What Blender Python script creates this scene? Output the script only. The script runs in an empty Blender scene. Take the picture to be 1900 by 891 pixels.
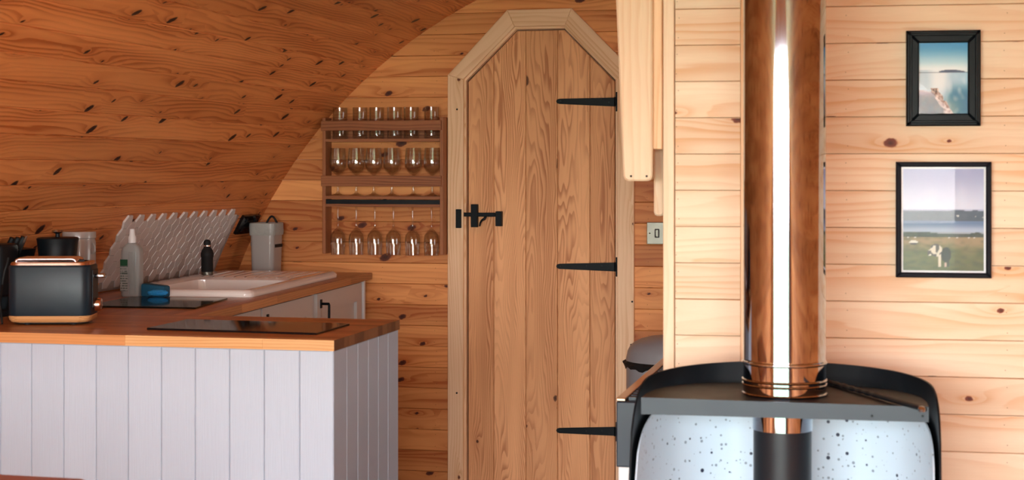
import bpy, bmesh, math, random
from mathutils import Vector, Matrix, noise
sc = bpy.context.scene
COL = sc.collection
rng = random.Random(7)

# ------------------------------------------------------------------ camera
F, CX, HY, ZC = 3000.0, 950.0, 312.0, 1.33      # focal length in px of a 1900 px wide frame, horizon row, eye height
TH = math.atan(685 / 3000)                       # the camera is turned this far left of the pod's long axis (+Y)
SN, CS = math.sin(TH), math.cos(TH)
cam_d = bpy.data.cameras.new('camera'); cam = bpy.data.objects.new('camera', cam_d); COL.objects.link(cam)
cam.location = (0, 0, ZC); cam.rotation_euler = (math.pi / 2, 0, TH)
cam_d.sensor_width = 36; cam_d.lens = F / 1900 * 36
cam_d.shift_y = -(445.5 - HY) / 1900
cam_d.clip_start = .05
cam_d.dof.use_dof = True; cam_d.dof.focus_distance = 5.9; cam_d.dof.aperture_fstop = 7.0
sc.camera = cam

# ------------------------------------------------------------------ sky, daylight through the glazed front, exposure
w = bpy.data.worlds.new('world'); sc.world = w; w.use_nodes = True
wn, wl = w.node_tree.nodes, w.node_tree.links
bgn = wn['Background']
tc = wn.new('ShaderNodeTexCoord'); sx = wn.new('ShaderNodeSeparateXYZ'); cr = wn.new('ShaderNodeValToRGB')
wl.new(tc.outputs['Generated'], sx.inputs[0]); wl.new(sx.outputs['Z'], cr.inputs[0]); wl.new(cr.outputs[0], bgn.inputs[0])
e = cr.color_ramp.elements
e[0].position = 0; e[0].color = (1.0, .975, .94, 1); e[1].position = .8; e[1].color = (.46, .64, 1.0, 1)
bgn.inputs[1].default_value = 11.0
WX0, WX1, WZ0, WZ1, WY = -2.15, 1.05, .12, 1.84, -.62   # the front window
pl = bpy.data.lights.new('daylight_portal', 'AREA'); pl.shape = 'RECTANGLE'; pl.size = WX1 - WX0; pl.size_y = WZ1 - WZ0
pl.cycles.is_portal = True
plo = bpy.data.objects.new('daylight_portal', pl); COL.objects.link(plo)
plo.location = ((WX0 + WX1) / 2, WY + .005, (WZ0 + WZ1) / 2); plo.rotation_euler = (math.pi / 2, 0, 0)
# daylight from the side window behind the partition
sl = bpy.data.lights.new('side_window_daylight', 'AREA'); sl.shape = 'RECTANGLE'; sl.size = 1.0; sl.size_y = .8; sl.energy = 5.5; sl.color = (1, .97, .93)
slo = bpy.data.objects.new('side_window_daylight', sl); COL.objects.link(slo)
slo.location = (.98, 5.15, 1.25); slo.rotation_euler = (math.pi / 2, 0, math.pi / 2)
sc.view_settings.view_transform = 'Standard'; sc.view_settings.look = 'None'
sc.view_settings.gamma = 1; sc.view_settings.use_curve_mapping = False
sc.view_settings.exposure = 1.32
sc.cycles.max_bounces = 12; sc.cycles.diffuse_bounces = 6; sc.cycles.transparent_max_bounces = 24
sc.cycles.use_denoising = True; sc.cycles.sample_clamp_indirect = 6

# ------------------------------------------------------------------ pixel -> world on a known plane
def ray(px, py):
    u = (px - CX) / F
    return Vector((-SN + u * CS, CS + u * SN, (HY - py) / F))
EYE = Vector((0, 0, ZC))
def PY(px, py, Y): r = ray(px, py); return EYE + r * (Y / r.y)
def PX(px, py, X): r = ray(px, py); return EYE + r * (X / r.x)
def PZ(px, py, z): r = ray(px, py); return EYE + r * ((z - ZC) / r.z)
def PT(px, py, t): return EYE + ray(px, py) * t

# ------------------------------------------------------------------ node materials
class NT:
    def __init__(s, name):
        s.m = bpy.data.materials.new(name); s.m.use_nodes = True
        s.t = s.m.node_tree; s.n = s.t.nodes; s.l = s.t.links; s.b = s.n['Principled BSDF']
    def put(s, sock, v):
        if isinstance(v, bpy.types.NodeSocket): s.l.new(v, sock)
        elif v is not None: sock.default_value = v if not isinstance(v, (tuple, list)) or len(v) != 3 or sock.type != 'RGBA' else (*v, 1)
    def math(s, op, a, b=None, c=None, clamp=False):
        n = s.n.new('ShaderNodeMath'); n.operation = op; n.use_clamp = clamp
        for i, v in enumerate((a, b, c)): s.put(n.inputs[i], v)
        return n.outputs[0]
    def xyz(s, x, y, z=0.0):
        n = s.n.new('ShaderNodeCombineXYZ')
        for i, v in enumerate((x, y, z)): s.put(n.inputs[i], v)
        return n.outputs[0]
    def noise(s, vec, scale=1, detail=2, rough=.5, dist=0):
        n = s.n.new('ShaderNodeTexNoise'); s.put(n.inputs['Vector'], vec)
        n.inputs['Scale'].default_value = scale; n.inputs['Detail'].default_value = detail
        n.inputs['Roughness'].default_value = rough; n.inputs['Distortion'].default_value = dist
        return n.outputs['Fac']
    def mix(s, f, a, b, mode='MIX'):
        n = s.n.new('ShaderNodeMix'); n.data_type = 'RGBA'; n.blend_type = mode
        s.put(n.inputs[0], f); s.put(n.inputs[6], a); s.put(n.inputs[7], b)
        return n.outputs[2]
    def ramp(s, v, lo, hi, smooth=True):
        n = s.n.new('ShaderNodeMapRange'); n.interpolation_type = 'SMOOTHSTEP' if smooth else 'LINEAR'
        s.put(n.inputs[0], v); s.put(n.inputs[1], lo); s.put(n.inputs[2], hi)
        return n.outputs[0]
    def bump(s, h, strength=.2, dist=.002):
        n = s.n.new('ShaderNodeBump'); s.put(n.inputs['Height'], h)
        n.inputs['Strength'].default_value = strength; n.inputs['Distance'].default_value = dist
        s.l.new(n.outputs[0], s.b.inputs['Normal'])
    def set(s, **k):
        for a, v in k.items(): s.put(s.b.inputs[{'col': 'Base Color', 'rough': 'Roughness', 'metal': 'Metallic', 'trans': 'Transmission Weight',
            'ior': 'IOR', 'spec': 'Specular IOR Level', 'coat': 'Coat Weight', 'coatr': 'Coat Roughness', 'alpha': 'Alpha'}[a]], v)
        return s.m

def wood(name, light, dark, knot, knots=1.0, rings=26.0, warp=5.0, tone=.25, rough=.5, contrast=.7, cellu=3.2, cellv=9.5, krad=.010, coat=0.0, streak=.35, bump=.25, slant=0.0, thin=1.0, dk=.72):
    """Board timber in board coordinates (u along the grain, v across, metres)."""
    q = NT(name)
    uv = q.n.new('ShaderNodeUVMap').outputs[0]
    sp = q.n.new('ShaderNodeSeparateXYZ'); q.l.new(uv, sp.inputs[0]); U, V = sp.outputs[0], sp.outputs[1]
    oi = q.n.new('ShaderNodeObjectInfo'); R = oi.outputs['Random']
    # knots
    vx = q.math('MULTIPLY', U, cellu); vy = q.math('MULTIPLY', V, cellv)
    vo = q.n.new('ShaderNodeTexVoronoi'); vo.voronoi_dimensions = '2D'; vo.feature = 'F1'; vo.inputs['Scale'].default_value = 1
    q.l.new(q.xyz(vx, vy), vo.inputs['Vector'])
    ps = q.n.new('ShaderNodeSeparateXYZ'); q.l.new(vo.outputs['Position'], ps.inputs[0])
    du = q.math('DIVIDE', q.math('SUBTRACT', vx, ps.outputs[0]), cellu)
    dv = q.math('DIVIDE', q.math('SUBTRACT', vy, ps.outputs[1]), cellv)
    dus = q.math('MULTIPLY_ADD', dv, -slant, du)
    cs = q.n.new('ShaderNodeSeparateColor'); q.l.new(vo.outputs['Color'], cs.inputs[0])
    wob = q.math('MULTIPLY', q.math('SUBTRACT', q.noise(q.xyz(U, V), 110, 1), .5), .006)
    d = q.math('ADD', q.math('SQRT', q.math('ADD', q.math('POWER', q.math('MULTIPLY', dus, dk), 2), q.math('POWER', q.math('MULTIPLY', dv, thin), 2))), wob)
    dl = q.math('SQRT', q.math('ADD', q.math('POWER', q.math('MULTIPLY', du, .30), 2), q.math('POWER', dv, 2)))
    has = q.ramp(cs.outputs[1], 1 - knots * .62, 1 - knots * .60)
    rad = q.math('MULTIPLY', q.math('MULTIPLY_ADD', q.math('POWER', cs.outputs[0], 1.6), krad, krad * .28), has)
    kmask = q.math('SUBTRACT', 1, q.ramp(d, q.math('MULTIPLY', rad, .75), q.math('ADD', rad, .0008)))
    kmask = q.math('MULTIPLY', kmask, has)
    halo = q.math('MULTIPLY', q.math('POWER', 2.718, q.math('MULTIPLY', dl, -75)), has)
    # growth rings
    n1 = q.noise(q.xyz(q.math('MULTIPLY', U, .75), q.math('MULTIPLY', V, 6.0)), 1, 3, .45)
    n2 = q.noise(q.xyz(q.math('MULTIPLY', U, 5), q.math('MULTIPLY', V, 60)), 1, 2, .5)
    n3 = q.noise(q.xyz(q.math('MULTIPLY', U, 14), q.math('MULTIPLY', V, 900)), 1, 2, .6)
    ring = q.math('ADD', q.math('MULTIPLY', V, rings), q.math('MULTIPLY', n1, warp * 2))
    ring = q.math('ADD', ring, q.math('MULTIPLY', n2, .35))
    ring = q.math('ADD', ring, q.math('MULTIPLY', halo, 2.6))
    sw = q.math('FRACT', ring)                        # saw-tooth: slow pale early wood, sharp dark late wood
    late = q.math('MULTIPLY', q.ramp(sw, .30, .90), q.math('SUBTRACT', 1, q.ramp(sw, .90, 1.0)))
    n4 = q.noise(q.xyz(q.math('MULTIPLY', U, .9), q.math('MULTIPLY', V, 11)), 1, 2, .5)
    broad = q.ramp(n4, .30, .72)
    amt = q.math('MULTIPLY', late, q.math('MULTIPLY_ADD', broad, contrast, contrast * .25))
    amt = q.math('ADD', amt, q.math('MULTIPLY', broad, streak), clamp=True)
    amt = q.math('ADD', amt, q.math('MULTIPLY', halo, .55), clamp=True)
    col = q.mix(amt, light, dark)
    t = q.math('MULTIPLY_ADD', R, tone, 1 - tone * .5)
    t = q.math('MULTIPLY', t, q.math('MULTIPLY_ADD', n3, .16, .92))
    col = q.mix(1.0, col, q.xyz(t, q.math('POWER', t, 1.25), q.math('POWER', t, 1.5)), 'MULTIPLY')
    core = q.mix(q.ramp(d, 0, q.math('MAXIMUM', rad, .001)), tuple(c * .35 for c in knot), knot)
    col = q.mix(kmask, col, core)
    q.bump(q.math('ADD', q.math('MULTIPLY', n3, .5), q.math('MULTIPLY', late, .5)), bump, .0012)
    q.set(col=col, rough=rough, coat=coat, coatr=.25, spec=.28)
    return q.m

def plain(name, col, rough=.5, metal=0.0, var=.06, scale=20, spec=.5, bump=0, coat=0):
    q = NT(name)
    g = q.n.new('ShaderNodeNewGeometry'); tcn = q.n.new('ShaderNodeTexCoord')
    nz = q.noise(tcn.outputs['Object'], scale, 4, .6)
    k = q.math('MULTIPLY_ADD', nz, var * 2, 1 - var)
    q.set(col=q.mix(1.0, (*col, 1), q.xyz(k, k, k), 'MULTIPLY'), rough=q.math('MULTIPLY_ADD', nz, rough * .3, rough * .85), metal=metal, spec=spec, coat=coat, coatr=.05)
    if bump: q.bump(nz, bump, .002)
    return q.m

PINE = wood('pine_wall', (.76, .325, .105), (.43, .115, .024), (.13, .028, .010), knots=1.0, tone=.42, rings=40, krad=.015, cellu=4.6, slant=.5, streak=.55, contrast=.5)
PINEV = wood('pine_vault', (.86, .345, .115), (.47, .125, .028), (.045, .014, .009), knots=1.2, tone=.36, rings=62, krad=.0155, rough=.42, cellu=4.6, contrast=.62, streak=.42, bump=.7, slant=.6, dk=.95)
PINEP = wood('pine_lit_pale', (.83, .665, .485), (.70, .39, .20), (.22, .045, .018), knots=1.1, tone=.14, rings=34, krad=.011, streak=.42, contrast=.45, cellu=2.6)  # paler copy of the wall pine, the partition's overexposed light put into its colour
PINEC = wood('pine_clear', (.84, .66, .47), (.74, .47, .27), (.3, .1, .04), knots=.0, tone=.04, rings=60, streak=.25, contrast=.35)
TRIM = wood('pine_trim', (.88, .61, .385), (.66, .36, .17), (.22, .07, .03), knots=.35, tone=.08, rings=55, krad=.008, contrast=.5)
OAKD = wood('oak_door', (.76, .385, .175), (.43, .165, .062), (.14, .05, .018), knots=.30, tone=.26, rings=66, warp=17, krad=.018, contrast=.72, cellu=3.5, cellv=8, streak=.25, bump=.4, rough=.55)
OAKR = wood('oak_rack', (.36, .135, .052), (.20, .062, .022), (.1, .04, .02), knots=.0, tone=.12, rings=90, warp=5, contrast=.7)
OAKW = wood('oak_worktop', (.50, .215, .075), (.24, .070, .018), (.1, .04, .02), knots=.0, tone=.50, rings=110, warp=5, contrast=.6, rough=.33, coat=.12, bump=.08)
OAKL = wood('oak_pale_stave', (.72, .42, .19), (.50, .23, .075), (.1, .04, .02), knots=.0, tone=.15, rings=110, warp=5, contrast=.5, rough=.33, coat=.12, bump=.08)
OAKE = wood('oak_end_grain', (.20, .085, .032), (.10, .036, .014), (.1, .04, .02), knots=0, tone=.6, rings=150, contrast=.5)
OAKT = wood('oak_toaster_base', (.62, .32, .13), (.40, .17, .05), (.1, .04, .02), knots=.0, tone=.0, rings=130, warp=3, contrast=.8, rough=.4)
TABLE = wood('table_red_brown', (.33, .085, .025), (.20, .045, .014), (.1, .04, .02), knots=0, tone=.1, rings=60, rough=.35, coat=.2)
FLOORM = wood('floor_oak', (.42, .26, .14), (.28, .15, .07), (.1, .04, .02), knots=.1, tone=.3, rings=60)
def paint():
    q = NT('grey_paint'); uv = q.n.new('ShaderNodeUVMap').outputs[0]
    sp = q.n.new('ShaderNodeSeparateXYZ'); q.l.new(uv, sp.inputs[0])
    g = q.noise(q.xyz(q.math('MULTIPLY', sp.outputs[0], 9), q.math('MULTIPLY', sp.outputs[1], 420)), 1, 3, .6)
    oi = q.n.new('ShaderNodeObjectInfo')
    k = q.math('MULTIPLY', q.math('MULTIPLY_ADD', g, .10, .95), q.math('MULTIPLY_ADD', oi.outputs['Random'], .04, .98))
    q.set(col=q.mix(1.0, (.40, .455, .535, 1), q.xyz(k, k, k), 'MULTIPLY'), rough=.45)
    q.bump(g, .5, .0015); return q.m
PAINT = paint()
CAB = plain('cabinet_paint', (.56, .53, .50), .45, var=.03)
BLACK = plain('black_iron', (.003, .006, .008), .45, var=.2, bump=.15, spec=.12)
BLACKM = plain('matt_black_enamel', (.003, .005, .007), .45, var=.15, spec=.22)
STEELB = plain('blue_black_steel', (.008, .018, .032), .40, metal=.0, spec=.4, var=.12, scale=6)
GLOSSB = plain('black_gloss', (.004, .004, .005), .05, var=.02, spec=.35)
CHROME = plain('polished_steel', (.42, .455, .51), .055, metal=1, var=.05, scale=9)
COPPER = plain('rose_gold_metal', (.72, .50, .42), .16, metal=1, var=.05)
SILVER = plain('bright_steel', (.80, .78, .84), .22, metal=1, var=.03)
SATIN = plain('brushed_steel', (.19, .185, .155), .42, metal=1, var=.10, scale=40)
CERAM = plain('cream_ceramic', (.80, .74, .68), .10, var=.02, coat=.4)
TILE = plain('white_tile', (.58, .53, .50), .16, var=.04, coat=.3)
GROUT = plain('grey_grout', (.30, .26, .23), .9)
WHITEP = plain('white_plastic', (.75, .75, .74), .35, var=.03)
CREAM = plain('cream_enamel', (.36, .335, .31), .25, var=.03, coat=.3)
BINM = plain('bin_grey', (.24, .245, .26), .35, var=.05)
BLUE = plain('sponge_blue', (.006, .10, .19), .8, var=.2, scale=90, bump=.6)
BLUEL = plain('scrubber_blue', (.02, .30, .68), .7, var=.35, scale=160, bump=.8)
CARD = plain('picture_mount_white', (.85, .86, .90), .6, var=.01)
BACK = plain('lining_brown', (.22, .12, .06), .8)
RUBBER = plain('black_rubber', (.01, .01, .01), .6, spec=.22)
CURT = plain('lavender_curtain', (.42, .40, .50), .9, var=.05)
GRASS = plain('outside_lawn', (.20, .26, .10), .9, var=.3, scale=2)
DARKST = plain('blade_steel', (.35, .33, .31), .25, metal=1)
LINER = plain('white_bin_liner', (.34, .34, .31), .35, var=.12, scale=60, bump=.8)

def speckled():
    q = NT('speckled_enamel'); tcn = q.n.new('ShaderNodeTexCoord').outputs['Object']
    def dots(scale, r, keep):
        v = q.n.new('ShaderNodeTexVoronoi'); q.l.new(tcn, v.inputs['Vector']); v.inputs['Scale'].default_value = scale
        c = q.n.new('ShaderNodeSeparateColor'); q.l.new(v.outputs['Color'], c.inputs[0])
        rr = q.math('MULTIPLY', q.math('POWER', c.outputs[0], 2.0), r)
        m = q.math('SUBTRACT', 1, q.ramp(v.outputs['Distance'], q.math('MULTIPLY', rr, .7), rr))
        return q.math('MULTIPLY', m, q.math('GREATER_THAN', c.outputs[1], 1 - keep))
    m1, m2 = dots(48, .25, .9), dots(95, .38, .9)
    a = q.math('MAXIMUM', m1, q.math('MULTIPLY', m2, .6))
    q.set(col=q.mix(a, (.52, .64, .74, 1), (.012, .02, .05, 1)), rough=.3, coat=.2, coatr=.1); return q.m
SPECK = speckled()
def thin_glass(name, tint=(.97, .97, .96), refl=1.0, rough=0.0):
    m = bpy.data.materials.new(name); m.use_nodes = True; n, l = m.node_tree.nodes, m.node_tree.links
    n.remove(n['Principled BSDF']); o = n['Material Output']
    tr = n.new('ShaderNodeBsdfTransparent'); tr.inputs[0].default_value = (*tint, 1)
    gl = n.new('ShaderNodeBsdfGlossy'); gl.inputs['Roughness'].default_value = rough
    lw = n.new('ShaderNodeLayerWeight'); lw.inputs[0].default_value = .5
    pw = n.new('ShaderNodeMath'); pw.operation = 'POWER'; pw.inputs[1].default_value = 3.2; l.new(lw.outputs['Facing'], pw.inputs[0])
    fr = n.new('ShaderNodeMath'); fr.operation = 'MULTIPLY_ADD'; fr.inputs[1].default_value = .85; fr.inputs[2].default_value = .04; l.new(pw.outputs[0], fr.inputs[0])
    mu = n.new('ShaderNodeMath'); mu.operation = 'MULTIPLY'; mu.inputs[1].default_value = refl; mu.use_clamp = True
    mx = n.new('ShaderNodeMixShader'); l.new(fr.outputs[0], mu.inputs[0]); l.new(mu.outputs[0], mx.inputs[0])
    l.new(tr.outputs[0], mx.inputs[1]); l.new(gl.outputs[0], mx.inputs[2]); l.new(mx.outputs[0], o.inputs['Surface'])
    return m
GLASS = thin_glass('drinking_glass', (.93, .925, .91), 1.35, .02)
PANE = thin_glass('picture_glass', (.98, .98, .98), .15)
BOARDG = thin_glass('smoked_board_glass', (.36, .38, .31), .75, .06)
def semi(name, col, a=.35):
    q = NT(name); q.set(col=(*col, 1), rough=.3, trans=a, ior=1.4); return q.m
BOTTLE = semi('clear_bottle_plastic', (.50, .53, .52), .35)
def vcol(name, rough=.35):
    q = NT(name); a = q.n.new('ShaderNodeVertexColor'); a.layer_name = 'print'
    q.set(col=a.outputs[0], rough=rough); return q.m
PRINT = vcol('printed_paper')

# ------------------------------------------------------------------ mesh building
ORG = {}
def link(name, mesh, mat, parent=None, org=None):
    o = bpy.data.objects.new(name, mesh); COL.objects.link(o)
    if mat and not mesh.materials: mesh.materials.append(mat)
    if parent: o.parent = parent
    return o
def uvs(bm, L):
    """u along the grain direction L, v across it, with a random shift per object"""
    L = Vector(L).normalized(); lay = bm.loops.layers.uv.new('UVMap')
    ou, ov = rng.uniform(-40, 40), rng.uniform(-40, 40)
    for f in bm.faces:
        n = f.normal
        if abs(n.dot(L)) > .8:
            a = n.orthogonal().normalized(); b = n.cross(a)
            for lp in f.loops: p = lp.vert.co; lp[lay].uv = (p.dot(a) * .2 + ou, p.dot(b) + ov)
        else:
            c = n.cross(L).normalized()
            if c.dot(Vector((.31, .52, .79))) < 0: c = -c
            for lp in f.loops: p = lp.vert.co; lp[lay].uv = (p.dot(L) + ou, p.dot(c) + ov)
class MB:
    def __init__(s): s.bm = bmesh.new()
    def slab(s, pts, o, ax, ay, depth, ch=0.0):
        """convex outline pts in the plane o + x*ax + y*ay, front face towards ax x ay, thick behind it, front edges chamfered"""
        o, ax, ay = Vector(o), Vector(ax), Vector(ay); nz = ax.cross(ay).normalized()
        n = len(pts); A = sum(pts[i][0] * pts[(i + 1) % n][1] - pts[(i + 1) % n][0] * pts[i][1] for i in range(n))
        if A < 0: pts = pts[::-1]
        P = lambda x, y, z: o + ax * x + ay * y + nz * z
        bm = s.bm
        if ch > 0:
            ins = []
            for i in range(n):
                a, b, c = Vector(pts[i - 1]), Vector(pts[i]), Vector(pts[(i + 1) % n])
                d1, d2 = (b - a).normalized(), (c - b).normalized()
                n1, n2 = Vector((-d1.y, d1.x)), Vector((-d2.y, d2.x))
                k = max(.25, 1 + n1.dot(n2)); ins.append(b + (n1 + n2) * (ch / k))
            f = [bm.verts.new(P(p[0], p[1], 0)) for p in ins]
            m = [bm.verts.new(P(p[0], p[1], -ch)) for p in pts]
            for i in range(n): bm.faces.new((m[i], m[(i + 1) % n], f[(i + 1) % n], f[i]))
        else:
            f = m = [bm.verts.new(P(p[0], p[1], 0)) for p in pts]
        bk = [bm.verts.new(P(p[0], p[1], -depth)) for p in pts]
        bm.faces.new(f); bm.faces.new(bk[::-1])
        for i in range(n): bm.faces.new((bk[i], bk[(i + 1) % n], m[(i + 1) % n], m[i]))
        return s
    def box(s, x0, x1, y0, y1, z0, z1, bev=0, seg=2, rot=0, c=None):
        r = bmesh.ops.create_cube(s.bm, size=1)
        vs = r['verts']
        for v in vs: v.co = Vector(((x0 + x1) / 2 + v.co.x * (x1 - x0), (y0 + y1) / 2 + v.co.y * (y1 - y0), (z0 + z1) / 2 + v.co.z * (z1 - z0)))
        if bev:
            es = list({e for v in vs for e in v.link_edges})
            r = bmesh.ops.bevel(s.bm, geom=es, offset=bev, segments=seg, profile=.5, affect='EDGES')
            vs = list({v for f in r['faces'] for v in f.verts} | set(v for v in vs if v.is_valid))
        if rot:
            cc = Vector(c if c else ((x0 + x1) / 2, (y0 + y1) / 2, 0))
            M = Matrix.Rotation(rot, 3, 'Z')
            for v in vs: v.co = M @ (v.co - cc) + cc
        return s
    def lathe(s, prof, c, n=28, axis='Z', squash=1.0):
        c = Vector(c); rings = []
        for r, z in prof:
            if r < 1e-6: rings.append([s.bm.verts.new(c + Vector((0, 0, z)))])
            else: rings.append([s.bm.verts.new(c + Vector((r * math.cos(2 * math.pi * i / n), r * squash * math.sin(2 * math.pi * i / n), z))) for i in range(n)])
        for a, b in zip(rings, rings[1:]):
            for i in range(n):
                j = (i + 1) % n
                if len(a) == 1 and len(b) == 1: continue
                if len(a) == 1: s.bm.faces.new((a[0], b[j], b[i]))
                elif len(b) == 1: s.bm.faces.new((a[i], a[j], b[0]))
                else: s.bm.faces.new((a[i], a[j], b[j], b[i]))
        return s
    def tube(s, pts, r, n=10, cap=True):
        pts = [Vector(p) for p in pts]; rings = []; up = None
        for i, p in enumerate(pts):
            t = (pts[min(i + 1, len(pts) - 1)] - pts[max(i - 1, 0)]).normalized()
            if up is None: up = t.orthogonal().normalized()
            up = (up - t * up.dot(t)).normalized(); b = t.cross(up)
            rr = r[i] if isinstance(r, (list, tuple)) else r
            rings.append([s.bm.verts.new(p + (up * math.cos(2 * math.pi * k / n) + b * math.sin(2 * math.pi * k / n)) * rr) for k in range(n)])
        for a, b in zip(rings, rings[1:]):
            for k in range(n): s.bm.faces.new((a[k], a[(k + 1) % n], b[(k + 1) % n], b[k]))
        if cap: s.bm.faces.new(rings[0][::-1]); s.bm.faces.new(rings[-1])
        return s
    def loops(s, loops, cap0=True, cap1=True, closed=True):
        rings = [[s.bm.verts.new(Vector(p)) for p in lp] for lp in loops]; n = len(rings[0])
        for a, b in zip(rings, rings[1:]):
            for k in range(n if closed else n - 1): s.bm.faces.new((a[k], a[(k + 1) % n], b[(k + 1) % n], b[k]))
        if cap0: s.bm.faces.new(rings[0][::-1])
        if cap1: s.bm.faces.new(rings[-1])
        return s
    def done(s, name, mat, parent=None, grain=(1, 0, 0), smooth=False, kind=None, label=None, local=False):
        bmesh.ops.recalc_face_normals(s.bm, faces=s.bm.faces)
        s.bm.normal_update()
        uvs(s.bm, grain)
        org = ORG.get(parent.name) if parent else None
        if org is not None and not local:
            for v in s.bm.verts: v.co -= org
        me = bpy.data.meshes.new(name); s.bm.to_mesh(me); s.bm.free()
        if smooth:
            for p in me.polygons: p.use_smooth = True
            try: me.set_sharp_from_angle(angle=math.radians(40))
            except Exception: pass
        o = link(name, me, mat, parent)
        if org is not None: ORG[o.name] = org
        if kind: o['kind'] = kind
        if label: o['label'] = label
        return o
def tag(o, label=None, cat=None, group=None, kind=None):
    if label: o['label'] = label
    if cat: o['category'] = cat
    if group: o['group'] = group
    if kind: o['kind'] = kind
    return o
def thing(name, label, cat, loc, group=None):
    o = bpy.data.objects.new(name, None); COL.objects.link(o); o.location = loc; o.empty_display_size = .05
    ORG[o.name] = Vector(loc)
    return tag(o, label, cat, group)
def dup(root, loc, label):
    r = root.copy(); COL.objects.link(r); r.location = loc; r['label'] = label
    for ch in list(root.children):
        c = ch.copy(); COL.objects.link(c); c.parent = r
        for g in ch.children:
            d = g.copy(); COL.objects.link(d); d.parent = c
    return r
def rrect(x0, x1, y0, y1, r, n=5):
    out = []
    for cx, cy, a in ((x1 - r, y1 - r, 0), (x0 + r, y1 - r, 90), (x0 + r, y0 + r, 180), (x1 - r, y0 + r, 270)):
        for i in range(n + 1):
            t = math.radians(a + 90 * i / n); out.append((cx + r * math.cos(t), cy + r * math.sin(t)))
    return out

# ================================================================== THE SETTING
YW = 6.37                                   # end wall
AX, AZ, AR = -.685, .126, 2.097             # the arch: centre line, centre height, radius
YF = -.6
def arch_x(z): return AX - math.sqrt(max(0, AR * AR - (z - AZ) ** 2))
def arc(s, r=AR): a = s / AR; return Vector((AX - r * math.cos(a), 0, AZ + r * math.sin(a)))

o = MB().box(-3.2, 1.8, YF - .1, 6.6, -.10, -.012).done('floor', BACK); tag(o, kind='structure')
x = -2.8
while x < 1.42:
    MB().slab([(x, YF), (x + .148, YF), (x + .148, 6.4), (x, 6.4)], (0, 0, 0), (1, 0, 0), (0, 1, 0), .012, .0015).done('floor_board', FLOORM, o, (0, 1, 0))
    x += .15
# arched lining: shell behind, boards in front
def shell(name, s0, s1):
    m = MB(); n = 24; inn, out = [], []
    for i in range(n + 1):
        s = s0 + (s1 - s0) * i / n
        inn.append(arc(s, AR + .019)); out.append(arc(s, AR + .08))
    lp = inn + out[::-1]
    m.loops([[(p.x, YF - .02, p.z) for p in lp], [(p.x, YW - .0005, p.z) for p in lp]])
    o = m.done(name, BACK, None, (0, 1, 0)); tag(o, kind='structure'); return o
SM = AR * math.pi / 2
wl_ = shell('wall_left', -.22, SM); ce_ = shell('ceiling', SM, 2 * SM + .22)
BW = .0895
def vault_board(k, parent, flip=False):
    s0 = 1.31 + BW * k; s1 = s0 + BW
    a, b = arc(s0 + .0006), arc(s1 - .0006)
    if flip: a, b = Vector((2 * AX - b.x, 0, b.z)), Vector((2 * AX - a.x, 0, a.z))
    up = (b - a); wdt = up.length; up.normalize()
    m = MB().slab([(YF, 0), (YW, 0), (YW, wdt), (YF, wdt)], a, (0, 1, 0), up, .018, .0022)
    return m.done('plank', PINEV, parent, (0, 1, 0))
for k in range(-16, 22): vault_board(k, wl_)
for k in range(-16, 22): vault_board(k, ce_, True)

# end wall
ob = MB().slab([(arch_x(z) - .06, z) for z in [0, .3, .6, .9, 1.1, 1.3, 1.5, 1.65, 1.8, 1.95, 2.08, 2.17]] + [(AX, AZ + AR + .06)] +
               [(2 * AX - arch_x(z) + .06, z) for z in [2.17, 2.08, 1.95, 1.8, 1.65, 1.5, 1.3, 1.1, .9, .6, .3, 0]], (0, YW + .0355, 0), (1, 0, 0), (0, 0, 1), .05).done('wall_back', BACK)
tag(ob, kind='structure')
ID = [(-1.652, 1.69), (-1.439, 1.90), (-1.233, 1.90), (-1.021, 1.685)]     # inner corners of the door opening
OD = [(-1.718, 1.708), (-1.470, 1.968), (-1.206, 1.969), (-.955, 1.712)]
def lerp(a, b, t): return a + (b - a) * t
def xl(z): return -1.68 if z < 1.70 else lerp(-1.68, -1.45, min(1, (z - 1.70) / .235)) if z < 1.935 else lerp(-1.45, -1.34, (z - 1.935) / .03)
def xr(z): return -.993 if z < 1.70 else lerp(-.993, -1.222, min(1, (z - 1.70) / .235)) if z < 1.935 else lerp(-1.222, -1.33, (z - 1.935) / .03)
nails = []
z = .94 - 11 * .085
while z < 2.2:
    z0, z1 = max(z, 0) + .0005, z + .085 - .0005
    if z1 > 2.19: z1 = 2.19
    if z0 >= 1.955: 
        MB().slab([(arch_x(z0) - .025, z0), (2 * AX - arch_x(z0) + .025, z0), (2 * AX - arch_x(z1) + .025, z1), (arch_x(z1) - .025, z1)], (0, YW, 0), (1, 0, 0), (0, 0, 1), .018, .0016).done('plank', PINE, ob)
    else:
        MB().slab([(arch_x(z0) - .025, z0), (xl(z0), z0), (xl(z1), z1), (arch_x(z1) - .025, z1)], (0, YW, 0), (1, 0, 0), (0, 0, 1), .018, .0016).done('plank', PINE, ob)
        MB().slab([(xr(z0), z0), (2 * AX - arch_x(z0) + .02, z0), (2 * AX - arch_x(z1) + .02, z1), (xr(z1), z1)], (0, YW, 0), (1, 0, 0), (0, 0, 1), .018, .0016).done('plank', PINE, ob)
    for X in (-2.0, -1.775, -.90):
        for dz in (.018, .066):
            if arch_x(z) < X - .05 and z + dz < 1.9: nails.append((X + rng.uniform(-.006, .006), YW, z + dz))
    z += .085
m = MB()
for nx, ny, nz in nails: m.slab([(.0012 * math.cos(t), .0012 * math.sin(t)) for t in (0, 1.05, 2.1, 3.14, 4.19, 5.24)], (nx, ny - .0004, nz), (1, 0, 0), (0, 0, 1), .003)
m.done('nail_heads', BLACK, ob, kind='stuff')

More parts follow.
